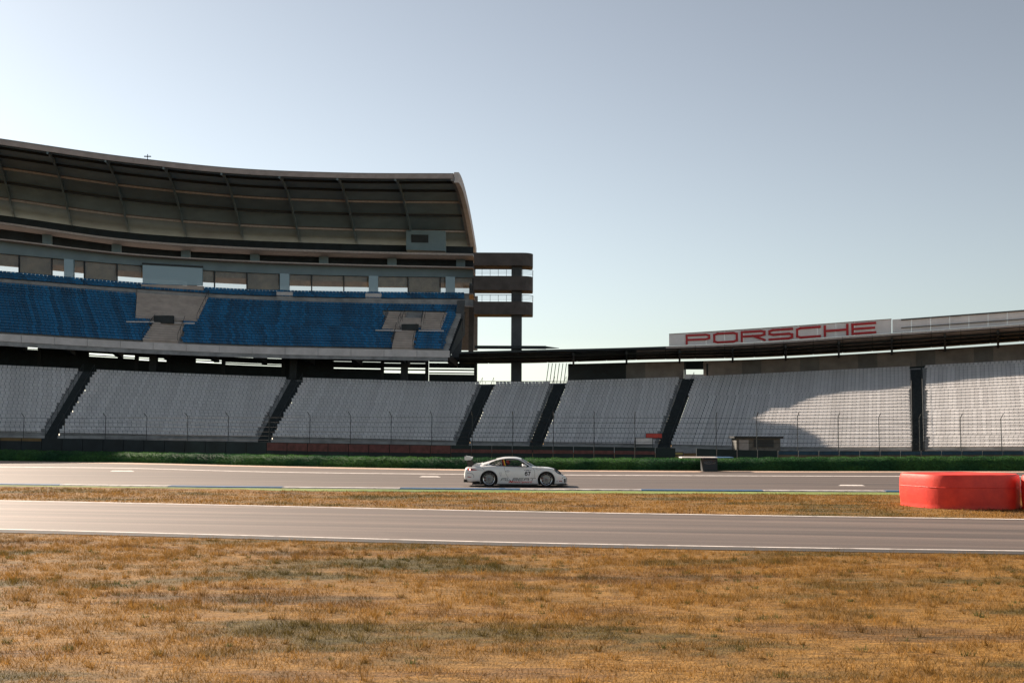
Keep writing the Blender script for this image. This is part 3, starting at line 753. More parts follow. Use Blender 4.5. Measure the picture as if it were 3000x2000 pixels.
# ---- concrete tower beside the tall stand
TY = 176
TW = empty('deck_tower', Vector((W(1512, 1000, TY).x, TY, 0)), 'slim concrete tower with three stacked decks and thin railings, right of the tall stand', 'tower')
def TP(x, y, dy=0): return W(x, y, TY+dy)
a = TP(1496, 1300); b = TP(1530, 738)
mb = MB(); mb.box(((a.x+b.x)/2, TY+1, 16), (b.x-a.x, 1.6, 32)); 
mb = MB(); zt = TP(1512, 742).z; mb.box(((a.x+b.x)/2, TY+2.2, zt/2), (b.x-a.x, 1.7, zt)); mb.build('tower_shaft', m_tower, TW)
for (y0, y1) in ((740, 777), (808, 849), (883, 920)):
    p0 = TP(1388, y1); p1 = TP(1562, y1); z0 = p0.z; z1 = TP(1470, y0).z
    mb = MB()
    # rounded right end deck parapet
    arc = [Vector((p1.x-1.6+1.6*math.sin(t), TY+1.6-1.6*math.cos(t), 0)) for t in lin(0, math.pi/2, 6)]
    front = [Vector((p0.x, TY, 0))]+arc+[Vector((p1.x, TY+4.5, 0)), Vector((p0.x, TY+4.5, 0))]
    mb.sweep([[v+Vector((0, 0, z0)) for v in front], [v+Vector((0, 0, z0+.35)) for v in front]]); mb.build('deck_slab', m_deck, TW)
    mb = MB(); outer = [Vector((p0.x, TY, 0))]+arc+[Vector((p1.x, TY+4.5, 0))]
    inner = [v+(Vector((p0.x+3, TY+3, 0))-v).normalized()*.18 for v in outer]
    loops = [[Vector((o_.x, o_.y, z0+.35)), Vector((i_.x, i_.y, z0+.35)), Vector((i_.x, i_.y, z1)), Vector((o_.x, o_.y, z1))] for o_, i_ in zip(outer, inner)]
    mb.sweep(loops); mb.build('deck_parapet', m_deck, TW)
    mb = MB(); 
    for z in lin(z1+.25, z1+1.0, 5): mb.path([Vector((v.x, v.y, z)) for v in outer], .02 if z < z1+.95 else .045, 5)
    for v in [outer[0].lerp(outer[1], s) for s in lin(0, 1, 7)]+[outer[-1]]: mb.tube((v.x, v.y+.05, z1), (v.x, v.y+.05, z1+1.0), .03, 5)
    if y0 > 780: mb.build('deck_railing', m_post, TW)
a = TP(1390, 1020); b = TP(1600, 1012)
mb = MB(); mb.box(((a.x+b.x)/2, TY+.8, (a.z+b.z)/2), (b.x-a.x, .8, .45)); mb.tube((b.x, TY+.8, (a.z+b.z)/2), (b.x+2, TY+.8, (a.z+b.z)/2-.1), .2, 8, r2=.03); mb.build('service_beam', m_dark, TW)

# ---- low-roofed right stand
RDY = 17.6
rt = curve([(1300, 1031), (1500, 1026), (1900, 1016), (2200, 1004), (2500, 984), (3000, 949), (3800, 880)])     # front edge top of roof
sb = curve([(1300, 1064), (1500, 1063), (1900, 1052), (2200, 1046), (2500, 1031), (3000, 998), (3800, 936)])    # back edge of soffit
wt_ = curve([(1300, 1067), (1660, 1066), (1900, 1060), (2200, 1053), (2500, 1037), (3000, 1006), (3800, 950)])  # top of rear wall
wb_ = curve([(1300, 1122), (1660, 1120), (1900, 1114), (2200, 1103), (2500, 1086), (3000, 1056), (3800, 1008)])
def rp(x, y, dY): return W(x, y, Yf(x)+dY)
LR = empty('low_grandstand_roof', Vector((rp(2300, 1000, 22).x, rp(2300, 1000, 22).y, 0)), 'long low roof with brown underside and rear wall over the right-hand stands', 'roof')
X0, X1 = 1345, 3420
mb = MB(); secs = []
for x in lin(X0, X1, 60):
    a = rp(x, rt(x)+6, RDY); a2 = rp(x, rt(x), RDY); b = rp(x, sb(x), 32.5)
    secs.append([a, b, b+Vector((0, 0, .35)), a2+Vector((0, 0, 0))])
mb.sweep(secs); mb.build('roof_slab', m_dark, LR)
xs = lin(X0, X1, 25)
for a_, b_ in zip(xs[:-1], xs[1:]):
    mb = MB(); secs = [[rp(x, rt(x)+6.2, RDY-.2), rp(x, rt(x)+6.2, RDY-.05), rp(x, rt(x)+.2, RDY-.05), rp(x, rt(x)+.2, RDY-.2)] for x in lin(a_+.5, b_-.5, 4)]
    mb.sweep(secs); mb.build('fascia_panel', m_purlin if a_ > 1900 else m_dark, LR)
    for i in range(4):
        t0, t1 = i/4+.012, (i+1)/4-.012
        mb = MB(); mb.grid([[rp(x, lerp(rt(x)+6.8, sb(x)+.6, t), RDY+(32.5-RDY)*t)-Vector((0, 0, .06)) for t in (t0, t1)] for x in lin(a_+1, b_-1, 4)], flip=True)
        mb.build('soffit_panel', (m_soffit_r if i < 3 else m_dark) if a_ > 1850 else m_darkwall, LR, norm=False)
for i in range(1, 4):
    mb = MB(); secs = []
    for x in lin(X0, X1, 50):
        c = rp(x, lerp(rt(x)+6.8, sb(x)+.6, i/4), RDY+(32.5-RDY)*i/4)-Vector((0, 0, .1)); secs.append([c+Vector((0, a, b)) for a, b in ((-.1, -.22), (.1, -.22), (.1, .1), (-.1, .1))])
    mb.sweep(secs); mb.build('purlin', m_dark, LR)
for x in lin(1680, X1-30, 12):
    mb = MB(); secs = []
    for t in (0.05, .5, 1): 
        c = rp(x, lerp(rt(x)+6.8, sb(x)+.6, t), RDY+(32.5-RDY)*t); secs.append([c+Vector((a, 0, b)) for a, b in ((-.15, -.1), (.15, -.1), (.15, -.5-.3*t), (-.15, -.5-.3*t))])
    mb.sweep(secs); mb.build('cantilever_beam', m_dark, LR)
xs = lin(1664, X1, 32)
for k, (a_, b_) in enumerate(zip(xs[:-1], xs[1:])):
    if 1985 < (a_+b_)/2 < 2070: 
        mb = MB(); secs = [[rp(x, 1082, 32), rp(x, 1082, 32.3), rp(x, wt_(x), 32.3), rp(x, wt_(x), 32)] for x in (a_, b_)]
        mb.sweep(secs); mb.build('wall_panel', m_darkwall, LR); continue
    mb = MB(); secs = [[rp(x, wb_(x)+4, 32), rp(x, wb_(x)+4, 32.3), rp(x, wt_(x), 32.3), rp(x, wt_(x), 32)] for x in (a_, b_)]
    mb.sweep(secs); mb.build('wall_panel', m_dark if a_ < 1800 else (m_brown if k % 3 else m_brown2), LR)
mb = MB(); secs = [[rp(x, wb_(x)+6, 29), rp(x, wb_(x)+6, 29.3), rp(x, wb_(x)-2, 29.3), rp(x, wb_(x)-2, 29)] for x in lin(1664, X1, 40)]
mb.sweep(secs); mb.build('parapet', m_stair, LR)
# posts between wall and roof behind the sky gap
for x in lin(1600, 1662, 7):
    mb = MB(); a = rp(x, 1122, 31); b = rp(x+8, 1064, 31); mb.tube(a, b, .06, 6); mb.build('roof_strut', m_post, LR)
mb = MB(); mb.path([rp(x, 1117, 31) for x in lin(1385, 1662, 8)], .05, 6)
for x in lin(1385, 1662, 16): mb.tube(rp(x, 1124, 31), rp(x, 1117, 31), .03, 5)
tag(mb.build('concourse_railing', m_post), 'thin dark railing along the walkway in the sky gap beside the tower', 'railing')
# white sign under the bright opening
c0 = rp(2007, 1112, 22.4); c1 = rp(2062, 1096, 22.4)
mb = MB(); mb.box(((c0.x+c1.x)/2, c0.y, (c0.z+c1.z)/2), (c1.x-c0.x, .08, c1.z-c0.z)); tag(mb.build('stair_sign', m_whiteban), 'small pale sign panel at the top of the stairway below the bright opening', 'sign')
mb = MB(); c = rp(2030, 1093, 31); mb.box((c.x-1.2, c.y, c.z), (.25, .2, 3)); mb.box((c.x+2.2, c.y, c.z), (.25, .2, 3)); mb.build('opening_post', m_post, LR)

# ---- lettered board on the roof edge
BD = empty('lettered_board', rp(2260, 1010, 21), 'long white board with wide red letters PORSCHE on the edge of the low roof', 'sign')
bt = curve([(1900, 982), (1960, 979), (2200, 964), (2500, 943), (2610, 935)])
xs = lin(1960, 2612, 13)
for a_, b_ in zip(xs[:-1], xs[1:]):
    mb = MB(); secs = [[rp(x, rt(x)-.6, 18.40), rp(x, rt(x)-.6, 18.60), rp(x, bt(x), 18.60), rp(x, bt(x), 18.40)] for x in (a_+.2, b_-.2)]
    mb.sweep(secs); mb.build('board_panel', m_board, BD)
mb = MB(); secs = [[rp(x, bt(x), 18.30), rp(x, bt(x), 18.65), rp(x, bt(x)-1.6, 18.65), rp(x, bt(x)-1.6, 18.30)] for x in lin(1960, 2612, 14)]
mb.sweep(secs); mb.build('board_frame', m_rim, BD)
# stroke font: polylines in a 1x1 cell
LET = {'r': [[(0, 0), (0, 1), (.85, 1), (1, .9), (1, .6), (.85, .5), (0, .5)], [(.5, .5), (1, 0)]],
       'P': [[(0, 0), (0, 1), (.85, 1), (1, .9), (1, .55), (.85, .45), (0, .45)]],
       'O': [[(.15, 0), (0, .12), (0, .88), (.15, 1), (.85, 1), (1, .88), (1, .12), (.85, 0), (.15, 0)]],
       'R': [[(0, 0), (0, 1), (.85, 1), (1, .9), (1, .58), (.85, .48), (0, .48)], [(.85, .48), (1, .38), (1, 0)]],
       'S': [[(1, 1), (.15, 1), (0, .9), (0, .6), (.15, .5), (.85, .5), (1, .4), (1, .1), (.85, 0), (0, 0)]],
       'C': [[(1, 1), (.15, 1), (0, .88), (0, .12), (.15, 0), (1, 0)]],
       'H': [[(0, 0), (0, 1)], [(1, 0), (1, 1)], [(0, .5), (1, .5)]],
       'E': [[(1, 1), (0, 1), (0, 0), (1, 0)], [(0, .5), (.95, .5)]],
       'A': [[(0, 0), (0, .78), (.18, 1), (1, 1), (1, 0)], [(0, .42), (1, .42)]],
       'L': [[(0, 1), (0, 0), (1, 0)]],
       'B': [[(0, 0), (0, 1), (.88, 1), (1, .9), (1, .62), (.9, .52), (0, .52)], [(.9, .52), (1, .42), (1, .1), (.88, 0), (0, 0)]],
       'T': [[(0, 1), (1.15, 1)], [(.52, 1), (.52, 0)]]}
def strokes(lines, sx, sy, th, shear=0, ox=0, oy=0, step=None):
    """union of thick strokes as a clean triangulation: returns verts2d, tris"""
    V = []; E = []; Fc = []
    for ln in lines:
        for (a, b) in zip(ln[:-1], ln[1:]):
            a = Vector((a[0]*sx, a[1]*sy)); b = Vector((b[0]*sx, b[1]*sy)); d = (b-a).normalized(); n = Vector((-d.y, d.x))*th/2; e = d*th/2
            q = [a-e-n, b+e-n, b+e+n, a-e+n]; k = len(V); V += q; Fc.append([k, k+1, k+2, k+3])
    r = delaunay_2d_cdt(V, [], Fc, 0, 1e-5); keep = []
    for f in r[2]:
        c = sum((r[0][i] for i in f), Vector((0, 0)))/len(f)
        for q in Fc:
            P = [V[i] for i in q]
            if all((P[(i+1) % 4]-P[i]).cross(c-P[i]) > 0 for i in range(4)): keep.append(f); break
    return [Vector((v.x+shear*v.y+ox, v.y+oy)) for v in r[0]], keep
def extrude2d(mb, vs, fs, place, th):
    """flat letter shape to solid; place(u, v, w) maps to the scene"""
    k = len(vs); P = [place(v.x, v.y, th) for v in vs]+[place(v.x, v.y, 0) for v in vs]
    F_ = [tuple(f) for f in fs]+[tuple(i+k for i in f)[::-1] for f in fs]
    cnt = {}
    for f in fs:
        for i in range(len(f)):
            a, b = f[i], f[(i+1) % len(f)]; cnt[(a, b)] = 1
    for (a, b) in cnt:
        if (b, a) not in cnt: F_.append((a, b, b+k, a+k))
    mb.add(P, F_)
word = 'PORSCHE'; x = 2012.0
for ch in word:
    x0, x1 = x, x+66
    A = rp(x0, lerp(rt(x0), bt(x0), .16), 18.36); B = rp(x1, lerp(rt(x1), bt(x1), .16), 18.36)
    H_ = rp(x0, lerp(rt(x0), bt(x0), .82), 18.36).z-A.z; U = (B-A); L_ = Vector((U.x, U.y, 0)).length; U = U/L_; N = Vector((U.y, -U.x, 0)).normalized()
    vs, fs = strokes(LET['r' if ch == 'R' else ch], L_, H_, H_*.24)
    mb = MB(); extrude2d(mb, vs, fs, lambda u, v, w_: A+U*u+Vector((0, 0, v))+N*w_, .10)
    mb.build('letter', m_redletter, BD); x += 81
# framed fence board to the right of the lettering
FB = empty('framed_board', rp(2800, 960, 21), 'plain pale board with dark top rail and middle rail, right of the lettered board', 'sign board')
ft = curve([(2612, 936), (2800, 922), (3000, 907), (3400, 874)])
xs = lin(2614, 3400, 15)
for a_, b_ in zip(xs[:-1], xs[1:]):
    mb = MB(); secs = [[rp(x, rt(x)-.6, 18.40), rp(x, rt(x)-.6, 18.50), rp(x, ft(x), 18.50), rp(x, ft(x), 18.40)] for x in (a_+.3, b_-.3)]
    mb.sweep(secs); mb.build('board_panel', m_board, FB)
for f0, h in ((lambda x: ft(x)+1, 3.2), (lambda x: lerp(ft(x), rt(x), .62), 1.8)):
    mb = MB(); secs = [[rp(x, f0(x)+h, 18.20), rp(x, f0(x)+h, 18.38), rp(x, f0(x), 18.38), rp(x, f0(x), 18.20)] for x in lin(2640, 3400, 14)]
    mb.sweep(secs); mb.build('rail', m_dark, FB)

# ---- small things at the foot of the stands
def flat(name, x0, x1, y0, y1, Y, m, label, cat, th=.06):
    a = W(x0, y1, Y); b = W(x1, y0, Y); r = empty(name, ((a.x+b.x)/2, Y, a.z), label, cat)
    mb = MB(); mb.box(((a.x+b.x)/2, Y+th/2, (a.z+b.z)/2), (b.x-a.x, th, b.z-a.z)); mb.build('panel_face', m, r)
    mb = MB(); mb.tube((a.x, Y-.01, b.z+.04), (b.x, Y-.01, b.z+.04), .04, 6); mb.tube((a.x, Y-.01, a.z-.04), (b.x, Y-.01, a.z-.04), .04, 6)
    for xx in (a.x, b.x): mb.tube((xx, Y-.01, a.z-.6), (xx, Y-.01, b.z+.06), .04, 6)
    mb.build('panel_frame', m_post, r); return r
flat('hanging_banner', 1862, 1912, 1283, 1300, Yf(1880)-.6, m_whiteban, 'small white banner low on the seats left of the stairway', 'banner')
flat('hanging_banner', 1892, 1940, 1270, 1283, Yf(1910)+.4, m_redban, 'small red banner just above the white banner', 'banner')
flat('sunlit_grass_panel', 1945, 2002, 1326, 1331, 96, mat('yellow sunlit grass panel', (.25, .26, .10), .7), 'narrow yellowish panel coloured as sunlit grass beyond the wall gap, left of the marshal post', 'sign', .1)  # flat panel whose colour stands for sunlit grass beyond the wall
flat('sunlit_grass_panel', 2042, 2104, 1322, 1331, 98, mat('olive grass panel', (.16, .19, .10), .7), 'narrow olive grass panel coloured as sunlit grass beyond the gap above the marshal post', 'sign', .1)  # sunlit grass behind the gap, put into the panel's colour
# grey gatehouse
a = W(2158, 1336, 112); b = W(2286, 1284, 112); gh = empty('gate_hut', ((a.x+b.x)/2, 112, 0), 'grey gate hut with dark opening at the foot of the sunny seats', 'hut')
mb = MB(); w_ = b.x-a.x
mb.box(((a.x+b.x)/2, 113.2, b.z/2), (w_, 2.4, b.z)); mb.build('hut_wall', m_hut, gh)
mb = MB(); mb.box(((a.x+b.x)/2, 113.2, b.z+.1), (w_+.5, 2.9, .2)); mb.build('hut_roof', m_dark, gh)
mb = MB(); mb.box(((a.x+b.x)/2+.5, 111.96, b.z*.76), (w_*.45, .06, b.z*.36)); mb.build('hut_opening', m_dark, gh)
mb = MB(); mb.box(((a.x+b.x)/2-1.4, 111.96, b.z*.5), (.9, .05, b.z*.85)); mb.build('hut_door', m_conc, gh)
# marshal post
f = G(2078, track_far(2078)-2); mp_ = empty('marshal_post', (f.x, f.y, 0), 'dark marshal post with white and blue roof edge standing in the green bank', 'marshal post')
zt = W(2078, 1341, f.y-.4).z
mb = MB(); mb.box((f.x, f.y+.1, zt/2), (.9, .9, zt)); mb.build('post_cabin', m_dark, mp_)
mb = MB(); mb.box((f.x-.5, f.y, zt+.03), (2.6, 1.3, .06)); mb.build('post_roof', m_whiteban, mp_)
mb = MB(); mb.box((f.x+.9, f.y, zt+.035), (1.0, 1.36, .055), ); mb.build('roof_edge', m_bluepaint, mp_)
mb = MB(); mb.box((f.x-.02, f.y-.37, zt*.7), (.7, .03, zt*.3)); mb.build('cabin_window', m_lodgeglass, mp_)

# ================================================================== RED BARRIER
m_red = mat('red plastic', (.85, .06, .03), .48, col2=(.62, .03, .02), scale=2.6, lo=.3, hi=.7, bump=.35, bscale=5)
nn = m_red.node_tree.nodes; ll = m_red.node_tree.links
tr = nn.new('ShaderNodeBsdfTranslucent'); tr.inputs['Color'].default_value = (.95, .06, .035, 1); ms = nn.new('ShaderNodeMixShader'); ms.inputs[0].default_value = .1
ll.new(nn['Principled BSDF'].outputs[0], ms.inputs[1]); ll.new(tr.outputs[0], ms.inputs[2]); ll.new(ms.outputs[0], nn['Material Output'].inputs[0])
def rb_unit(pts, h, label):
    """inflated red plastic wall unit: plan outline pts (closed), bulged belt, seams, lid rim"""
    c = sum((Vector(p) for p in pts), Vector((0, 0)))/len(pts)
    r = empty('red_barrier', (c.x, c.y, 0), label, 'barrier', 'red plastic barriers beside the service road')
    n = len(pts); prof = [(1.0, .0), (1.0, .05), (.998, .09), (1.0, .14), (1.012, .35), (1.012, .6), (1.006, .84), (1.0, .88), (.996, .92), (.985, .975), (.95, 1.0)]
    mb = MB(); secs = []
    for s, z in prof: secs.append([Vector((c.x+(p[0]-c.x)*s, c.y+(p[1]-c.y)*s, z*h)) for p in pts])
    secs.append([Vector((c.x+(p[0]-c.x)*.9, c.y+(p[1]-c.y)*.9, h*.97)) for p in pts]); secs.append([Vector((c.x+(p[0]-c.x)*.3, c.y+(p[1]-c.y)*.3, h*.965)) for p in pts])
    mb.sweep(secs); mb.build('barrier_shell', m_red, r, smooth=True)
    for z in (.62,):
        mb = MB(); K = [Vector((c.x+(p[0]-c.x)*1.016, c.y+(p[1]-c.y)*1.016, z*h)) for p in pts]; mb.path(K+K[:1], .008, 5); mb.build('seam', m_red, r)
    return r
A0 = G(2640, 1474); A1 = G(2700, 1484); A2 = G(2975, 1492)
def rounded(P, k=6):
    out = []; n = len(P)
    for i in range(n):
        a, b, c, rr = Vector(P[i-1][:2]), Vector(P[i][:2]), Vector(P[(i+1) % n][:2]), P[i][2]
        u = (a-b).normalized(); v = (c-b).normalized(); p = b+u*rr; q = b+v*rr
        for j in range(k+1):
            t = j/k; out.append(tuple((p*(1-t)**2+b*2*t*(1-t)+q*t*t)))
    return out
Q0 = W(2628, 1500, 38.4); Q1 = W(2765, 1500, 36.1)
U1 = rounded([(Q0.x, Q0.y, .35), (Q1.x, Q1.y, 1.1), (A2.x-.1, A2.y-.1, .5), (A2.x+.7, A2.y+1.1, .4), (A2.x-.3, 39.6, .5)])
H1 = W(2640, 1380, A0.y).z
rb_unit(U1, H1, 'left red plastic barrier with rounded bright end, beside the dry grass')
U2 = rounded([(A2.x+.2, A2.y+.2, .35), (A2.x+.9, A2.y-.9, .5), (A2.x+4.2, A2.y-1.9, .5), (A2.x+4.8, A2.y+.5, .5), (A2.x+1.4, A2.y+1.4, .4)])
rb_unit(U2, H1, 'second red plastic barrier, cut by the right edge of the photo')
# ================================================================== RACE CAR
m_paint = mat('white car paint', (.78, .78, .775), .28, var=.02, coat=.8)
m_tyre = mat('tyre rubber', (.012, .012, .013), .8, var=.2, scale=20)
m_black = mat('black plastic', (.01, .012, .014), .5)
m_carbon = mat('carbon black', (.012, .014, .016), .35, coat=.4)
m_rimlip = mat('polished rim lip', (.75, .74, .72), .25, metal=.9, var=.03)
m_spoke = mat('grey spoke', (.22, .24, .26), .4, metal=.6)
m_disc = mat('brake disc', (.25, .25, .25), .35, metal=.9)
m_caliper = mat('red caliper', (.16, .05, .035), .4)
m_glass = glassmat('car glass', (.02, .03, .035), .30)
m_wglass = glassmat('windscreen glass', (.20, .26, .27), .55, .06)
m_seam = mat('panel gap', (.03, .03, .03), .8)
m_decal = mat('black decal', (.02, .022, .028), .4)
m_greydecal_shade = mat('grey decal and shade', (.22, .25, .32), .5)
m_reddecal = mat('red decal', (.62, .02, .015), .4)
m_panelw = mat('number panel white', (.82, .82, .84), .35, var=.01)
m_yellow = mat('yellow stripe', (.80, .48, .03), .4)
m_redstripe = mat('dark red stripe', (.30, .02, .015), .4)
m_tail = mat('red lamp lens', (.40, .01, .012), .15, coat=.8)
m_lamp = mat('headlamp glass', (.10, .13, .16), .08, coat=1)
m_chrome = mat('lamp reflector', (.8, .8, .8), .1, metal=1)
m_cage = mat('cage tube', (.55, .55, .53), .4)
m_inner = mat('cabin lining', (.03, .035, .04), .8)
m_lit = bpy.data.materials.new('lit tail lamp'); m_lit.use_nodes = True
b_ = m_lit.node_tree.nodes['Principled BSDF']; b_.inputs['Emission Color'].default_value = (1, .25, .2, 1); b_.inputs['Emission Strength'].default_value = 5
b_.inputs['Base Color'].default_value = (.8, .1, .1, 1)

pr = G(1432.2, 1425.4); pf = G(1600.3, 1426.1)
dirx = (pf-pr).normalized(); yaw = math.atan2(dirx.y, dirx.x)
CAR = empty('race_car', (0, 0, 0), 'white race coupe number 67 with tall rear wing and red script lettering on the track', 'race car')
# car frame: x forward, y to the far side, z up; near tyres' outer faces at y = -.90
orig = pr - dirx*1.0766 + Vector((-dirx.y, dirx.x, 0))*.90
CAR.location = (orig.x, orig.y, .010); CAR.rotation_euler = (0, 0, yaw)
C_zt = curve([(0, .62), (.02, .72), (.08, .80), (.16, .83), (.40, .875), (.52, .93), (.68, .985), (1.0, 1.085), (1.4, 1.197), (1.7, 1.254), (2.02, 1.27), (2.32, 1.245), (2.46, 1.208), (2.8, 1.035), (3.12, .865), (3.3, .825), (3.69, .755), (3.9, .70), (4.14, .60), (4.3, .50), (4.4, .42), (4.44, .35), (4.453, .31)])
C_zb = curve([(0, .42), (.03, .30), (.1, .25), (.68, .20), (1, .13), (2, .085), (3.9, .10), (4.2, .12), (4.42, .14), (4.453, .17)])
C_w = curve([(0, .62), (.02, .72), (.08, .81), (.2, .865), (.5, .905), (1.08, .925), (1.5, .915), (1.9, .88), (2.5, .868), (3.0, .88), (3.5, .905), (3.8, .90), (4.05, .86), (4.2, .80), (4.3, .72), (4.4, .58), (4.44, .47), (4.453, .40)])
C_zs = curve([(0, .60), (.08, .735), (.2, .775), (.5, .815), (1.08, .855), (1.5, .865), (2, .845), (2.8, .825), (3.2, .815), (3.5, .80), (3.7, .785), (3.9, .735), (4.14, .605), (4.3, .48), (4.4, .385), (4.453, .30)])
C_c = curve([(0, 0), (.42, 0), (.8, .75), (1.1, 1), (1.2, 1), (2.7, 1), (2.75, 1), (3.14, .25), (3.28, 0), (4.5, 0)])
def section(x):
    zt, zb, w_, zs, c = C_zt(x), C_zb(x), C_w(x), C_zs(x), min(1, max(0, C_c(x)))
    if x > 4.1 or x < .1: zs = min(zs, zt-.0)
    H = [(0, zb), (.8*w_, zb), (.965*w_, zb+.05*min(1, (zs-zb)/.3)), (w_, lerp(zb, zs, .38)), (w_, lerp(zb, zs, .68)), (.985*w_, lerp(zb, zs, .88)), (.935*w_, zs)]
    cab = [(.835*w_, zs+.03), (.755*w_, lerp(zs, zt-.07, .5)+.01), (.635*w_, zt-.072), (.40*w_, zt-.017), (0, zt)]
    hd = [(.80*w_, lerp(zs, zt, .12)+.008), (.66*w_, lerp(zs, zt, .45)), (.48*w_, lerp(zs, zt, .8)), (.26*w_, lerp(zs, zt, .96)), (0, zt)]
    return H+[(lerp(a[0], b[0], c), lerp(a[1], b[1], c)) for a, b in zip(hd, cab)]
def smooth_ring(H, n=4):
    P = [Vector((y, z)) for y, z in H]; out = []
    for i in range(len(P)-1):
        p0 = P[i-1] if i else Vector((-P[1].x, P[1].y)); p3 = P[i+2] if i+2 < len(P) else Vector((-P[-2].x, P[-2].y)); p1, p2 = P[i], P[i+1]
        for k in range(n):
            t = k/n; out.append(.5*((2*p1)+(p2-p0)*t+(2*p0-5*p1+4*p2-p3)*t*t+(3*p1-p0-3*p2+p3)*t**3))
    out.append(P[-1]); return out
xs = sorted(set([round(v, 4) for v in lin(0, .1, 7)+lin(.1, 4.2, 78)+lin(4.2, 4.453, 14)]))
secs = []
for x in xs:
    h = smooth_ring(section(x)); loop = [Vector((x, -p.x, p.y)) for p in h]+[Vector((x, p.x, p.y)) for p in h[-2:0:-1]]
    secs.append(loop)
mb = MB(); mb.sweep(secs)
tmp = mb.build('tmp', m_paint, smooth=True); bvhB = BVHTree.FromPolygons([v.co for v in tmp.data.vertices], [p.vertices for p in tmp.data.polygons])
def side(x, z, off=.004, s=-1):
    h = bvhB.ray_cast(Vector((x, s*1.5, z)), Vector((0, -s, 0)))
    if h[0] is None: h = (bvhB.find_nearest(Vector((x, s*.9, z)))[0],)
    return Vector((x, h[0].y+s*off, z))
def topd(x, y, off=.004):
    h = bvhB.ray_cast(Vector((x, y, 2)), Vector((0, 0, -1)))
    return Vector((x, y, (h[0].z if h[0] else 1)+off))
def patch(name, outline, place, m, parent, grid=.05, th=0, smooth=True, flip=False):
    V = [Vector(p) for p in outline]; n = len(V); xs_ = [v.x for v in V]; ys_ = [v.y for v in V]
    x = min(xs_)+grid/2
    while x < max(xs_):
        y = min(ys_)+grid/2
        while y < max(ys_): V.append(Vector((x, y))); y += grid
        x += grid
    r = delaunay_2d_cdt(V, [], [list(range(n))], 1, 1e-5)
    mb = MB(); P = [place(v.x, v.y) for v in r[0]]
    mb.add(P, [tuple(f) for f in r[2]]); return mb.build(name, m, parent, smooth=smooth, local=True, norm=False)
def smooth_poly(P, k=4):
    out = []; n = len(P); P = [Vector(p) for p in P]
    for i in range(n):
        p0, p1, p2, p3 = P[i-1], P[i], P[(i+1) % n], P[(i+2) % n]
        for j in range(k):
            t = j/k; out.append(.5*((2*p1)+(p2-p0)*t+(2*p0-5*p1+4*p2-p3)*t*t+(3*p1-p0-3*p2+p3)*t**3))
    return out
def ribbon(name, line, wd, m, parent, off=.004, s=-1, place=None):
    mb = MB(); rows = []; L = []
    place = place or (lambda a, b: side(a, b, off, s))
    for a, b in zip(line[:-1], line[1:]):
        k = max(2, int((Vector(b)-Vector(a)).length/.04))
        for i in range(k): L.append(Vector(a).lerp(Vector(b), i/k))
    L.append(Vector(line[-1]))
    for i, p in enumerate(L):
        d = (L[min(i+1, len(L)-1)]-L[max(i-1, 0)]).normalized(); n = Vector((-d.y, d.x))*wd/2
        rows.append([place(*(p-n)), place(*(p+n))])
    mb.grid(rows); return mb.build(name, m, parent, local=True, norm=False)
# outlines in the side view
DLO = [(1.09, .965), (1.17, 1.02), (1.276, 1.07), (1.475, 1.135), (1.774, 1.172), (2.073, 1.175), (2.27, 1.150), (2.447, 1.088), (2.62, .985), (2.80, .850), (2.52, .842), (2.07, .856), (1.774, .872), (1.326, .902), (1.18, .930)]
WSC = [(2.50, .50), (2.50, -.50), (2.82, -.60), (3.10, -.64), (3.165, -.35), (3.18, 0), (3.165, .35), (3.10, .64), (2.82, .60)]
REARW = [(.80, -.42), (.80, .42), (1.10, .47), (1.38, .47), (1.38, -.47), (1.10, -.47)]
# body shell with openings
tmp.data.flip_normals() if False else None
sol = tmp.modifiers.new('s', 'SOLIDIFY'); sol.thickness = .022; sol.offset = -1
def cutter(mbx):
    o = mbx.build('cut', m_paint, local=True); return o
cuts = []
WR = (1.0766, .335, .385, .31); WFp = (3.543, .320, .378, .285)
for (cx, hz, ar, az) in (WR, WFp):
    for s in (-1, 1):
        mb = MB(); mb.tube((cx, s*.52, az), (cx, s*1.2, az), ar, 48); cuts.append(cutter(mb))
mb = MB(); P = smooth_poly(DLO, 3); mb.sweep([[Vector((p.x, -1.2, p.y)) for p in P], [Vector((p.x, 1.2, p.y)) for p in P]]); cuts.append(cutter(mb))
for O in (WSC, REARW):
    mb = MB(); mb.sweep([[Vector((p[0], p[1], .80 if O is WSC else .93)) for p in O], [Vector((p[0], p[1], 1.6)) for p in O]]); cuts.append(cutter(mb))
for c in cuts:
    md = tmp.modifiers.new('b', 'BOOLEAN'); md.operation = 'DIFFERENCE'; md.solver = 'EXACT'; md.object = c
bpy.context.view_layer.update()
ev = tmp.evaluated_get(bpy.context.evaluated_depsgraph_get()); me = bpy.data.meshes.new_from_object(ev)
for c in cuts+[tmp]: bpy.data.objects.remove(c)
me.name = 'body'; body = bpy.data.objects.new('body', me); COL.objects.link(body); body.parent = CAR
me.polygons.foreach_set('use_smooth', [True]*len(me.polygons)); me.set_sharp_from_angle(angle=math.radians(32))
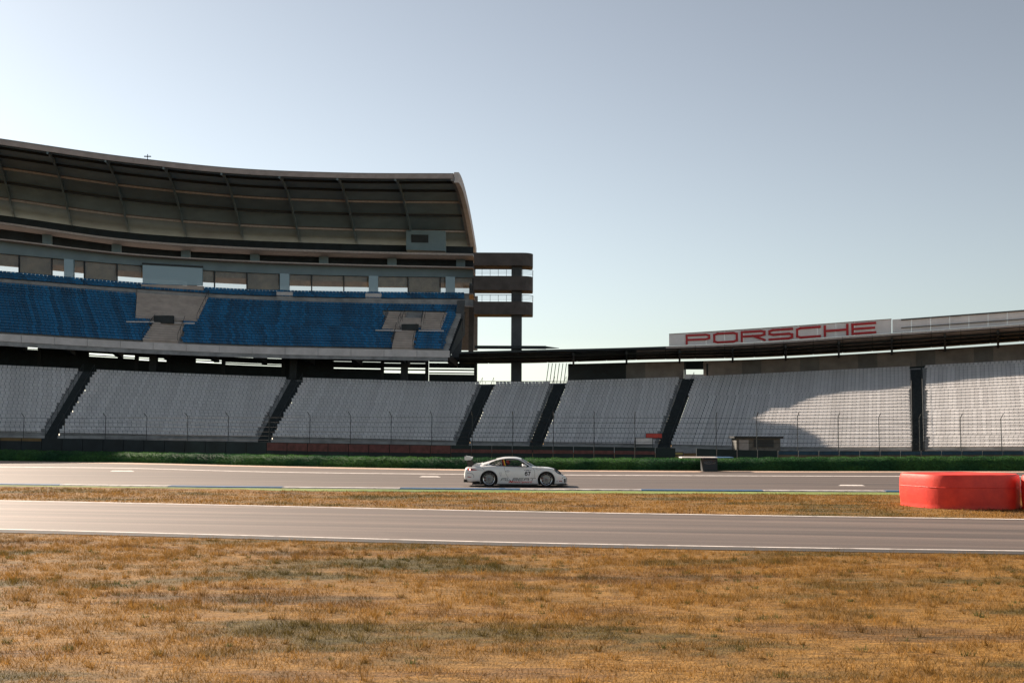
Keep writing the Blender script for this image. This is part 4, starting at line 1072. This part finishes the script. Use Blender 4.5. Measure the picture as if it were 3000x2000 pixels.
# glass
patch('side_window', smooth_poly(DLO, 3), lambda a, b: side(a, b, -.006), m_glass, CAR)
patch('side_window', smooth_poly(DLO, 3), lambda a, b: side(a, b, -.006, 1), m_glass, CAR)
patch('windscreen', WSC, lambda a, b: topd(a, b, -.006), m_wglass, CAR, .08)
patch('rear_window', REARW, lambda a, b: topd(a, b, -.006), m_glass, CAR, .08)
for s in (-1, 1):
    ribbon('window_trim', smooth_poly(DLO, 3)+[smooth_poly(DLO, 3)[0]], .026, m_black, CAR, .003, s)
ribbon('screen_trim', WSC+[WSC[0]], .03, m_black, CAR, place=lambda a, b: topd(a, b, .003))
ribbon('screen_trim', REARW+[REARW[0]], .03, m_black, CAR, place=lambda a, b: topd(a, b, .003))
ribbon('sun_strip', [(2.53, -.47), (2.53, .47)], .10, m_decal, CAR, place=lambda a, b: topd(a, b, .002))
for yy in (-.42, -.30):
    ribbon('windscreen_sticker', [(2.72+.2*(yy+.42), yy), (2.78+.2*(yy+.42), yy)], .07, m_yellow, CAR, place=lambda a, b: topd(a, b, .002))
# stripes on the pillar between the windows
patch('pillar_stripe', [(1.625, 1.150), (1.682, 1.155), (1.755, .882), (1.69, .885)], lambda a, b: side(a, b, .002), m_redstripe, CAR)
patch('pillar_stripe', [(1.685, 1.156), (1.722, 1.158), (1.80, .880), (1.758, .882)], lambda a, b: side(a, b, .002), m_yellow, CAR)
patch('door_pillar', [(1.727, 1.16), (1.80, 1.165), (1.86, .876), (1.805, .880)], lambda a, b: side(a, b, .001), m_black, CAR)
patch('mirror_triangle', [(2.55, 1.02), (2.79, .852), (2.56, .852)], lambda a, b: side(a, b, .001), m_black, CAR)
# arches, wells, wheels
def ringarc(cx, az, ar, s, rad=.018):
    mb = MB(); pts = []
    for t in lin(math.radians(-28), math.radians(208), 40):
        x = cx+math.cos(t)*(ar+.012); z = az+math.sin(t)*(ar+.012)
        if z < .13: continue
        p = side(x, z, 0, s); pts.append(p+Vector((0, s*.004, 0)))
    mb.path(pts, rad, 8); return mb
def wheel(cx, hz, R, wd, s):
    wobj = empty('wheel', (cx, s*.88, hz)); wobj.parent = CAR
    y0, y1 = (0, wd) if s < 0 else (-wd, 0)     # local: outer face at 0
    o = -1 if s < 0 else 1                      # outward direction
    def L(mbx, name, m, smooth=True): return mbx.build(name, m, wobj, smooth=smooth, local=True)
    ri = .250
    mb = MB(); mb.lathe([(ri, o*-.02), (ri+.02, o*.0), (R-.04, o*.004), (R-.012, o*-.012), (R, o*-.045), (R, o*-(wd-.045)), (R-.012, o*-(wd-.01)), (ri+.02, o*-wd), (ri, o*-(wd-.02))], (0, 0, 0)); L(mb, 'tyre', m_tyre)
    mb = MB(); mb.lathe([(.228, o*-.010), (.252, o*.006), (.254, o*-.004), (.250, o*-.05), (.236, o*-.20), (.228, o*-.20), (.226, o*-.05)], (0, 0, 0)); rim_ = L(mb, 'rim', m_rimlip)
    for k in range(10):
        t = 2*math.pi*k/10+.1; mb = MB(); c, s_ = math.cos(t), math.sin(t)
        P = []
        for r, hw, ya, yb in ((.045, .022, -.045, -.085), (.14, .013, -.055, -.085), (.228, .019, -.02, -.06)):
            for q, yy in ((-hw, ya), (hw, ya), (hw, yb), (-hw, yb)): P.append(Vector((c*r-s_*q, o*yy, s_*r+c*q)))
        mb.sweep([P[0:4], P[4:8], P[8:12]]); mb.build('spoke', m_spoke, wobj, local=True)
    mb = MB(); mb.lathe([(.0, o*-.03), (.045, o*-.03), (.062, o*-.045), (.062, o*-.09), (.0, o*-.09)], (0, 0, 0), n=24, closed=False); L(mb, 'hub', m_spoke)
    mb = MB(); mb.lathe([(.0, o*-.008), (.022, o*-.008), (.028, o*-.03), (0, o*-.03)], (0, 0, 0), n=12, closed=False); mb.build('centre_nut', m_caliper, wobj, local=True)
    mb = MB(); mb.lathe([(.08, o*-.115), (.188, o*-.115), (.188, o*-.145), (.08, o*-.145)], (0, 0, 0), n=40); mb.build('brake_disc', m_disc, wobj, local=True)
    mb = MB(); sec = []
    for t in lin(math.radians(150), math.radians(215), 8):
        sec.append([Vector((math.cos(t)*r, o*yy, math.sin(t)*r)) for r, yy in ((.125, -.10), (.205, -.10), (.205, -.16), (.125, -.16))])
    mb.sweep(sec); mb.build('brake_caliper', m_caliper, wobj, local=True)
    return wobj
for s in (-1, 1):
    for (cx, hz, ar, az), R, wd in ((WR, .335, .30), (WFp, .322, .26)):
        wheel(cx, hz, R, wd, s)
        ringarc(cx, az, ar, s).build('wheel_arch', m_paint, CAR, smooth=True, local=True)
        mb = MB(); T = lin(math.radians(-35), math.radians(215), 24)
        mb.grid([[Vector((cx+math.cos(t)*(ar+.004), s*y, az+math.sin(t)*(ar+.004))) for t in T] for y in (.50, .885)])
        c0 = [Vector((cx+math.cos(t)*(ar+.004), s*.5, az+math.sin(t)*(ar+.004))) for t in T]; mb.add(c0+[Vector((cx, s*.5, .1))], [(i, i+1, len(T)) for i in range(len(T)-1)])
        mb.build('wheel_well', m_black, CAR, local=True, norm=False)
# floor, splitter, sills, diffuser
mb = MB(); mb.box((2.3, 0, .10), (3.9, 1.55, .05)); mb.build('floor_pan', m_black, CAR, local=True)
mb = MB(); O = [(4.0, -.86), (4.25, -.80), (4.42, -.62), (4.505, -.3), (4.52, 0), (4.505, .3), (4.42, .62), (4.25, .80), (4.0, .86)]
mb.sweep([[Vector((x, y, .062)) for x, y in O], [Vector((x, y, .082)) for x, y in O]]); mb.build('front_splitter', m_carbon, CAR, local=True)
mb = MB(); mb.box((4.16, 0, .105), (.5, 1.5, .06)); mb.build('chin_spoiler', m_black, CAR, local=True)
for s in (-1, 1):
    mb = MB(); mb.box((2.31, s*.835, .095), (1.72, .10, .05)); mb.build('side_sill', m_black, CAR, local=True)
mb = MB(); mb.hexa([(-.01, -.70, .20), (.72, -.78, .13), (.72, .78, .13), (-.01, .70, .20), (-.01, -.70, .235), (.72, -.80, .20), (.72, .80, .20), (-.01, .70, .235)])
for y in (-.5, -.25, 0, .25, .5): mb.box((.15, y, .22), (.34, .015, .1))
mb.build('diffuser', m_carbon, CAR, local=True)
patch('bumper_outlet', [(.015, .30), (.02, .24), (.13, .225), (.15, .27), (.10, .31)], lambda a, b: side(a, b, .006), m_black, CAR)
patch('bumper_skirt', [(.03, .222), (.68, .205), (.69, .155), (.35, .165), (.10, .19)], lambda a, b: side(a, max(b, C_zb(a)+.03), .006)*1, m_black, CAR)
for y in (-.09, .09):
    mb = MB(); mb.tube((-.02, y, .33), (.12, y, .33), .045, 16); mb.build('exhaust_pipe', m_disc, CAR, local=True)
# lamps
patch('tail_lamp', smooth_poly([(.17, .775), (.30, .765), (.57, .715), (.53, .695), (.18, .688)], 2), lambda a, b: side(a, b, .008), m_tail, CAR)
patch('tail_lamp', smooth_poly([(.17, .775), (.30, .765), (.57, .715), (.53, .695), (.18, .688)], 2), lambda a, b: side(a, b, .008, 1), m_tail, CAR)
patch('lit_bulb', [(.25+.03*math.cos(t), .725+.028*math.sin(t)) for t in lin(0, 5.8, 12)], lambda a, b: side(a, b, .014), m_lit, CAR, .02)
patch('rear_reflector', [(.13, .425), (.20, .43), (.33, .405), (.31, .385), (.17, .395)], lambda a, b: side(a, b, .006), m_tail, CAR)
HL = smooth_poly([(3.875, .755), (3.94, .755), (4.05, .70), (4.15, .62), (4.19, .545), (4.11, .55), (4.01, .60), (3.93, .68)], 3)
for s in (-1, 1):
    patch('headlamp', HL, lambda a, b: side(a, b, .010, s), m_lamp, CAR, .03)
    ribbon('headlamp_rim', HL+[HL[0]], .016, m_black, CAR, .012, s)
    patch('lamp_reflector', [(4.04+.035*math.cos(t), .645+.035*math.sin(t)) for t in lin(0, 5.8, 12)], lambda a, b: side(a, b, .014, s), m_chrome, CAR, .02)
    ribbon('fender_lip', [(4.17, .565), (4.22, .53), (4.26, .49)], .03, m_lamp, CAR, .008, s)
    ribbon('daytime_light_bar', [(4.22, .375), (4.30, .405), (4.40, .40)], .035, m_black, CAR, .012, s)
    ribbon('daytime_light', [(4.26, .395), (4.38, .405)], .014, m_chrome, CAR, .016, s)
    patch('front_intake', [(4.30, .345), (4.38, .345), (4.385, .20), (4.35, .165), (4.32, .20)], lambda a, b: side(a, b, .008, s), m_black, CAR, .04)
    patch('front_intake', [(4.40, .345), (4.43, .345), (4.43, .19), (4.405, .19)], lambda a, b: side(a, b, .008, s), m_black, CAR, .04)
patch('tow_eye_slot', [(4.005+.014*math.cos(t), .245+.03*math.sin(t)) for t in lin(0, 5.8, 12)], lambda a, b: side(a, b, .006), m_black, CAR, .02)
patch('bumper_sticker', [(4.085, .225), (4.225, .225), (4.235, .26), (4.095, .26)], lambda a, b: side(a, b, .006), m_redstripe, CAR, .03)
mb = MB(); mb.hexa([(4.43, -.5, .19), (4.47, -.3, .19), (4.47, .3, .19), (4.43, .5, .19), (4.40, -.5, .36), (4.458, -.3, .36), (4.458, .3, .36), (4.40, .5, .36)]); mb.build('centre_intake', m_black, CAR, local=True)
# panel gaps
ribbon('panel_gap', [(1.735, .862), (1.735, .80), (1.76, .68), (1.82, .52), (1.90, .38), (1.99, .285)], .009, m_seam, CAR)
ribbon('panel_gap', [(2.96, .80), (3.02, .72), (3.045, .60), (3.045, .40)], .009, m_seam, CAR)
ribbon('panel_gap', [(2.0, .165), (2.5, .160), (3.0, .155)], .008, m_seam, CAR)
ribbon('panel_gap', [(.54, .715), (.68, .69), (.86, .685)], .008, m_seam, CAR)
ribbon('panel_gap', [(.72, .86), (.80, .79), (.88, .70)], .007, m_seam, CAR)
ribbon('panel_gap', [(3.10+.0, .79), (3.14, .735), (3.20, .715), (3.28, .72), (3.33, .78)], .006, m_seam, CAR)
ribbon('bumper_crease_shade', [(.14, .57), (.30, .57), (.38, .54), (.43, .45), (.42, .38)], .02, m_greydecal_shade, CAR)  # shade of the bumper fold, painted as a flat grey ribbon
ribbon('door_crease_highlight', [(1.70, .595), (1.9, .60), (2.4, .597), (3.0, .59)], .010, m_panelw, CAR)  # highlight along the door fold, painted as a whiter ribbon
# door handle
mb = MB(); p = side(1.88, .665, .02)
mb.sweep([[Vector((x, p.y+.02*(abs(t-.5)*2)**3-.0, p.z+a)) for a in (-.018, .018)]+[Vector((x, p.y+.05, p.z+a)) for a in (.018, -.018)] for t, x in zip(lin(0, 1, 8), lin(1.79, 1.97, 8))])
mb.build('door_handle', m_paint, CAR, smooth=True, local=True)
patch('handle_recess_shade', [(1.88+.10*math.cos(t), .665+.035*math.sin(t)) for t in lin(0, 6.0, 20)], lambda a, b: side(a, b, .002), m_greydecal_shade, CAR, .03)  # shade behind the handle, painted as a flat grey oval
# mirrors
for s in (-1, 1):
    mb = MB(); c = Vector((2.60, s*.93, .885)); secs = []
    for t in lin(.02, math.pi-.02, 12):
        r = math.sin(t); secs.append([c+Vector((-.085*math.cos(t)*1.15, s*0+math.cos(a)*.105*r, math.sin(a)*.068*r)) for a in lin(0, 2*math.pi*11/12, 12)])
    mb.sweep(secs); mi = mb.build('mirror', m_paint, CAR, smooth=True, local=True)
    mb = MB(); mb.tube((2.62, s*.74, .80), (2.61, s*.88, .85), .03, 8); mb.build('mirror_stalk', m_paint, mi, local=True)
# wing
for s in (-1, 1):
    mb = MB(); O = [(.022, 1.293), (.341, 1.236), (.33, 1.19), (.30, 1.130), (.04, 1.124), (.022, 1.16)]
    mb.sweep([[Vector((x, s*.86, z)) for x, z in O], [Vector((x, s*.875, z)) for x, z in O]]); ep = mb.build('wing_endplate', m_paint, CAR, local=True)
    O2 = [(.03, 1.285), (.335, 1.231), (.30, 1.137), (.045, 1.131), (.03, 1.16)]
    for a_, b_ in zip(O2, O2[1:]+O2[:1]): 
        mb = MB(); mb.tube((a_[0], s*.877, a_[1]), (b_[0], s*.877, b_[1]), .006, 5); mb.build('endplate_edge', m_panelw, ep, local=True)
    mb = MB(); O = [(.10, 1.15), (.30, 1.15), (.33, 1.05), (.46, .85), (.17, .82), (.13, .95)]
    mb.sweep([[Vector((x, s*.42, z)) for x, z in O], [Vector((x, s*.432, z)) for x, z in O]]); mb.build('wing_support', m_carbon, CAR, local=True)
mb = MB(); af = [(.05, 1.20), (.10, 1.165), (.2, 1.145), (.31, 1.15), (.325, 1.165), (.30, 1.185), (.2, 1.185), (.1, 1.205), (.055, 1.23)]
mb.sweep([[Vector((x, y, z)) for x, z in af] for y in (-.86, -.4, 0, .4, .86)]); mb.build('wing_blade', m_paint, CAR, smooth=True, local=True)
# ducktail lid with intake glass
mb = MB(); secs = []
for y in lin(-.55, .55, 7):
    k = 1-.12*(y/.55)**2; secs.append([Vector((x, y, .80+(z-.80)*k)) for x, z in ((.33, .86), (.36, .90), (.52, .992), (.62, .985), (.74, .99), (.72, .86), (.5, .80))])
mb.sweep(secs); mb.build('engine_lid', m_paint, CAR, smooth=True, local=True)
for y in lin(-.4, .4, 3):
    mb = MB(); mb.hexa([(.42, y-.15, .952), (.50, y-.15, .992), (.50, y+.15, .992), (.42, y+.15, .952), (.42, y-.15, .958), (.50, y-.15, .998), (.50, y+.15, .998), (.42, y+.15, .958)]); mb.build('lid_grille', m_lamp, CAR, local=True)
# far and near door skins are part of the body; cabin lining, seat, wheel, cage
mb = MB(); mb.box((1.9, 0, .30), (1.9, 1.45, .03)); mb.hexa([(2.75, -.68, .3), (2.95, -.68, .3), (2.95, .68, .3), (2.75, .68, .3), (2.70, -.66, .83), (3.0, -.66, .80), (3.0, .66, .80), (2.70, .66, .83)]); mb.hexa([(1.02, -.6, .3), (1.06, -.6, .3), (1.06, .6, .3), (1.02, .6, .3), (1.05, -.6, .80), (1.09, -.6, .80), (1.09, .6, .80), (1.05, .6, .80)])
mb.build('cabin_lining', m_inner, CAR, local=True)
mb = MB(); mb.hexa([(1.68, .15, .35), (2.15, .15, .32), (2.15, .60, .32), (1.68, .60, .35), (1.66, .15, .50), (2.15, .15, .44), (2.15, .60, .44), (1.66, .60, .50)])
mb.hexa([(1.60, .16, .42), (1.74, .16, .42), (1.74, .59, .42), (1.60, .59, .42), (1.50, .19, 1.07), (1.60, .19, 1.07), (1.60, .56, 1.07), (1.50, .56, 1.07)]); mb.build('bucket_seat', m_black, CAR, local=True)
stw = MB(); c = Vector((2.42, .375, .74)); R_ = [c+Vector((.05*math.sin(t), .165*math.cos(t), .155*math.sin(t))) for t in lin(0, 2*math.pi, 25)]; stw.path(R_, .014, 6); stw.tube(c, c+Vector((.25, 0, -.08)), .02, 6)
for t in (0, math.pi): stw.tube(c, c+Vector((0, .16*math.cos(t), 0)), .012, 6)
stw.build('steering_wheel', m_black, CAR, local=True)
for s in (-1, 1):
    mb = MB(); mb.path([(1.62, s*.56, .33), (1.60, s*.52, 1.14), (2.35, s*.50, 1.14), (2.78, s*.62, .80)], .02, 8); mb.path([(1.60, s*.52, 1.12), (1.12, s*.46, .62)], .02, 8); mb.build('roll_cage', m_cage, CAR, local=True)
mb = MB(); mb.path([(1.60, -.52, 1.13), (1.60, .52, 1.13)], .02, 8); mb.path([(1.60, -.52, 1.10), (1.60, .50, .45)], .018, 8); mb.path([(1.60, .52, 1.05), (1.15, -.44, .66)], .018, 8); mb.path([(1.58, -.50, 1.0), (1.3, .44, .75)], .016, 8); mb.build('roll_cage', m_cage, CAR, local=True)

# lettering on the side
def decal_strokes(name, ch, x0, z0, sx, sy, th, shear, m, off=.006):
    vs, fs = strokes(LET[ch], sx, sy, th, shear)
    mb = MB(); mb.add([side(x0+v.x, z0+v.y, off) for v in vs], [tuple(f) for f in fs]); mb.build(name, m, CAR, local=True, norm=False)
for k, ch in enumerate('ALBERT'):
    decal_strokes('letter', ch, 1.595+k*.246, .262, .185, .098, .022, .42, m_decal)
def decal_text(name, txt, x0, z0, size, m, shear=0, sx=1.0, bold=0, off=.006, slope=0, split=False):
    cu = bpy.data.curves.new('t', 'FONT'); cu.body = txt; cu.size = size; cu.shear = shear; cu.offset = bold
    ob = bpy.data.objects.new('t', cu); COL.objects.link(ob); bpy.context.view_layer.update()
    me = bpy.data.meshes.new_from_object(ob.evaluated_get(bpy.context.evaluated_depsgraph_get())); bpy.data.objects.remove(ob)
    mb = MB(); mb.add([side(x0+v.co.x*sx, z0+v.co.y+slope*v.co.x*sx, off) for v in me.vertices], [tuple(p.vertices) for p in me.polygons])
    return mb.build(name, m, CAR, local=True, norm=False)
for ch, x_, z_ in (('M', 1.93, .168),): pass
decal_text('script_lettering', 'Motorsport', 1.90, .172, .118, m_reddecal, shear=.55, sx=1.78, bold=.0015)
patch('number_panel', [(2.583, .745), (2.90, .745), (2.90, .425), (2.583, .425)], lambda a, b: side(a, b, .004), m_panelw, CAR, .05)
LET['6'] = [[(.5+.5*math.cos(t), .33+.33*math.sin(t)) for t in lin(0, 2*math.pi, 25)], [(.9, .93), (.7, 1), (.45, 1), (.2, .88), (.04, .62), (0, .33)]]
LET['7'] = [[(0, 1), (1, 1)], [(1, 1), (.72, .68), (.5, .35), (.4, 0)]]
for k, ch in enumerate('67'): decal_strokes('number_digit', ch, 2.635+k*.128, .487, .085, .145, .036, 0, m_decal, off=.010)
decal_text('web_lettering', '.DE', .795, .875, .085, m_decal, shear=.5, sx=1.5, bold=.002, slope=.10)
ribbon('panel_header', [(2.665, .705), (2.825, .705)], .026, m_decal, CAR, .010)
for x_ in (2.62, 2.872):
    patch('panel_shield', [(x_-.017, .722), (x_+.017, .722), (x_+.015, .695), (x_, .680), (x_-.015, .695)], lambda a, b: side(a, b, .008), m_decal, CAR, .02)
ribbon('crest_outline', smooth_poly([(1.53, .60), (1.565, .585), (1.59, .615), (1.615, .59), (1.60, .54), (1.60, .49), (1.585, .455), (1.57, .50), (1.545, .52), (1.535, .555)], 3)+[Vector((1.53, .60))], .009, m_greydecal_shade, CAR, .005)
ribbon('rear_lettering', [(.56, .835), (.62, .838), (.68, .848)], .022, m_decal, CAR, .006)

# ---------------------------------------------------------------- driver
Mc = Matrix.Translation(CAR.location) @ Matrix.Rotation(yaw, 4, 'Z')
DR = empty('person', Mc @ Vector((1.85, .375, .45)), 'driver in red and white helmet and navy suit at the wheel of the race coupe', 'person')
DR.rotation_euler = (0, 0, yaw)
sk = [((1.86, .375, .52), .13), ((1.80, .375, .70), .125), ((1.77, .375, .86), .115), ((1.79, .375, .93), .055), ((1.82, .375, 1.0), .07),
      ((1.78, .19, .87), .065), ((2.02, .14, .74), .045), ((2.26, .21, .78), .032), ((2.38, .24, .79), .03),
      ((1.78, .56, .87), .065), ((2.02, .61, .74), .045), ((2.26, .54, .78), .032), ((2.38, .51, .79), .03),
      ((2.15, .28, .50), .085), ((2.50, .27, .55), .06), ((2.72, .27, .36), .045), ((2.15, .47, .50), .085), ((2.50, .48, .55), .06), ((2.72, .48, .36), .045)]
ed = [(0, 1), (1, 2), (2, 3), (3, 4), (2, 5), (5, 6), (6, 7), (7, 8), (2, 9), (9, 10), (10, 11), (11, 12), (0, 13), (13, 14), (14, 15), (0, 16), (16, 17), (17, 18)]
me = bpy.data.meshes.new('driver_body'); B0 = Vector((1.85, .375, .45)); me.from_pydata([Vector(p)-B0 for p, r in sk], ed, []); ob = bpy.data.objects.new('tmpd', me); COL.objects.link(ob)
ob.modifiers.new('s', 'SKIN'); 
for i, (p, r) in enumerate(sk): me.skin_vertices[0].data[i].radius = (r, r)
me.skin_vertices[0].data[0].use_root = True
ss = ob.modifiers.new('u', 'SUBSURF'); ss.levels = 2; bpy.context.view_layer.update()
m2 = bpy.data.meshes.new_from_object(ob.evaluated_get(bpy.context.evaluated_depsgraph_get())); bpy.data.objects.remove(ob)
m2.materials.clear(); m2.materials.append(mat('navy race suit', (.02, .05, .10), .8)); m2.polygons.foreach_set('use_smooth', [True]*len(m2.polygons))
ob = bpy.data.objects.new('body', m2); COL.objects.link(ob); ob.parent = DR
mb = MB(); secs = []
for t in lin(.03, math.pi-.03, 14):
    r = math.sin(t)**.8; zc = .62-.14*math.cos(t)*-1
    secs.append([Vector((.0+math.cos(a)*.155*r+.01, math.sin(a)*.125*r, .60-.145*math.cos(t))) for a in lin(0, 2*math.pi*19/20, 20)])
mb.sweep(secs); hm = mb.build('helmet', mat('red helmet shell', (.62, .05, .04), .25, coat=.6), DR, smooth=True, local=True)
mb = MB(); rows = []
for z in lin(.555, .645, 4):
    r = math.sqrt(max(0, 1-((z-.60)/.15)**2)); rows.append([Vector((.01+math.cos(a)*.160*r, math.sin(a)*.130*r, z)) for a in lin(-1.15, 1.15, 14)])
mb.grid(rows); mb.build('visor', m_black, hm, smooth=True, local=True, norm=False)
for s in (-1, 1):
    mb = MB(); bx_ = Vector((.55, s*.14, .34)); mb.sweep([[bx_+Vector((dx, s*0+dy*sc, dz*sc)) for dy, dz in ((-.03, -.035), (.03, -.035), (.03, .035), (-.03, .035))] for dx, sc in ((-.05, .8), (0, 1), (.035, .8))])
    hand = mb.build('glove', m_black, DR, smooth=True, local=True)
    for k in range(4):
        z = .045-.026*k; mb = MB(); mb.path([bx_+Vector((.02, -s*.02, z)), bx_+Vector((.055, -s*.03, z)), bx_+Vector((.05, -s*.055, z-.004)), bx_+Vector((.02, -s*.05, z-.006))], .010-.001*(k == 3), 6); mb.build('finger', m_black, hand, local=True)
    mb = MB(); mb.path([bx_+Vector((-.01, -s*.02, .03)), bx_+Vector((.01, -s*.045, .05)), bx_+Vector((.03, -s*.055, .045))], .011, 6); mb.build('finger', m_black, hand, local=True)
# window net / co-driver side headrest seen through the rear quarter window
mb = MB()
for k in range(6): mb.tube((1.22+.06*k, -.5, .93), (1.27+.06*k, -.46, 1.03+.015*k), .006, 5)
mb.tube((1.20, -.5, .93), (1.54, -.5, .92), .006, 5); mb.tube((1.25, -.46, 1.03), (1.57, -.46, 1.11), .006, 5)
mb.build('window_net', m_cage, CAR, local=True)
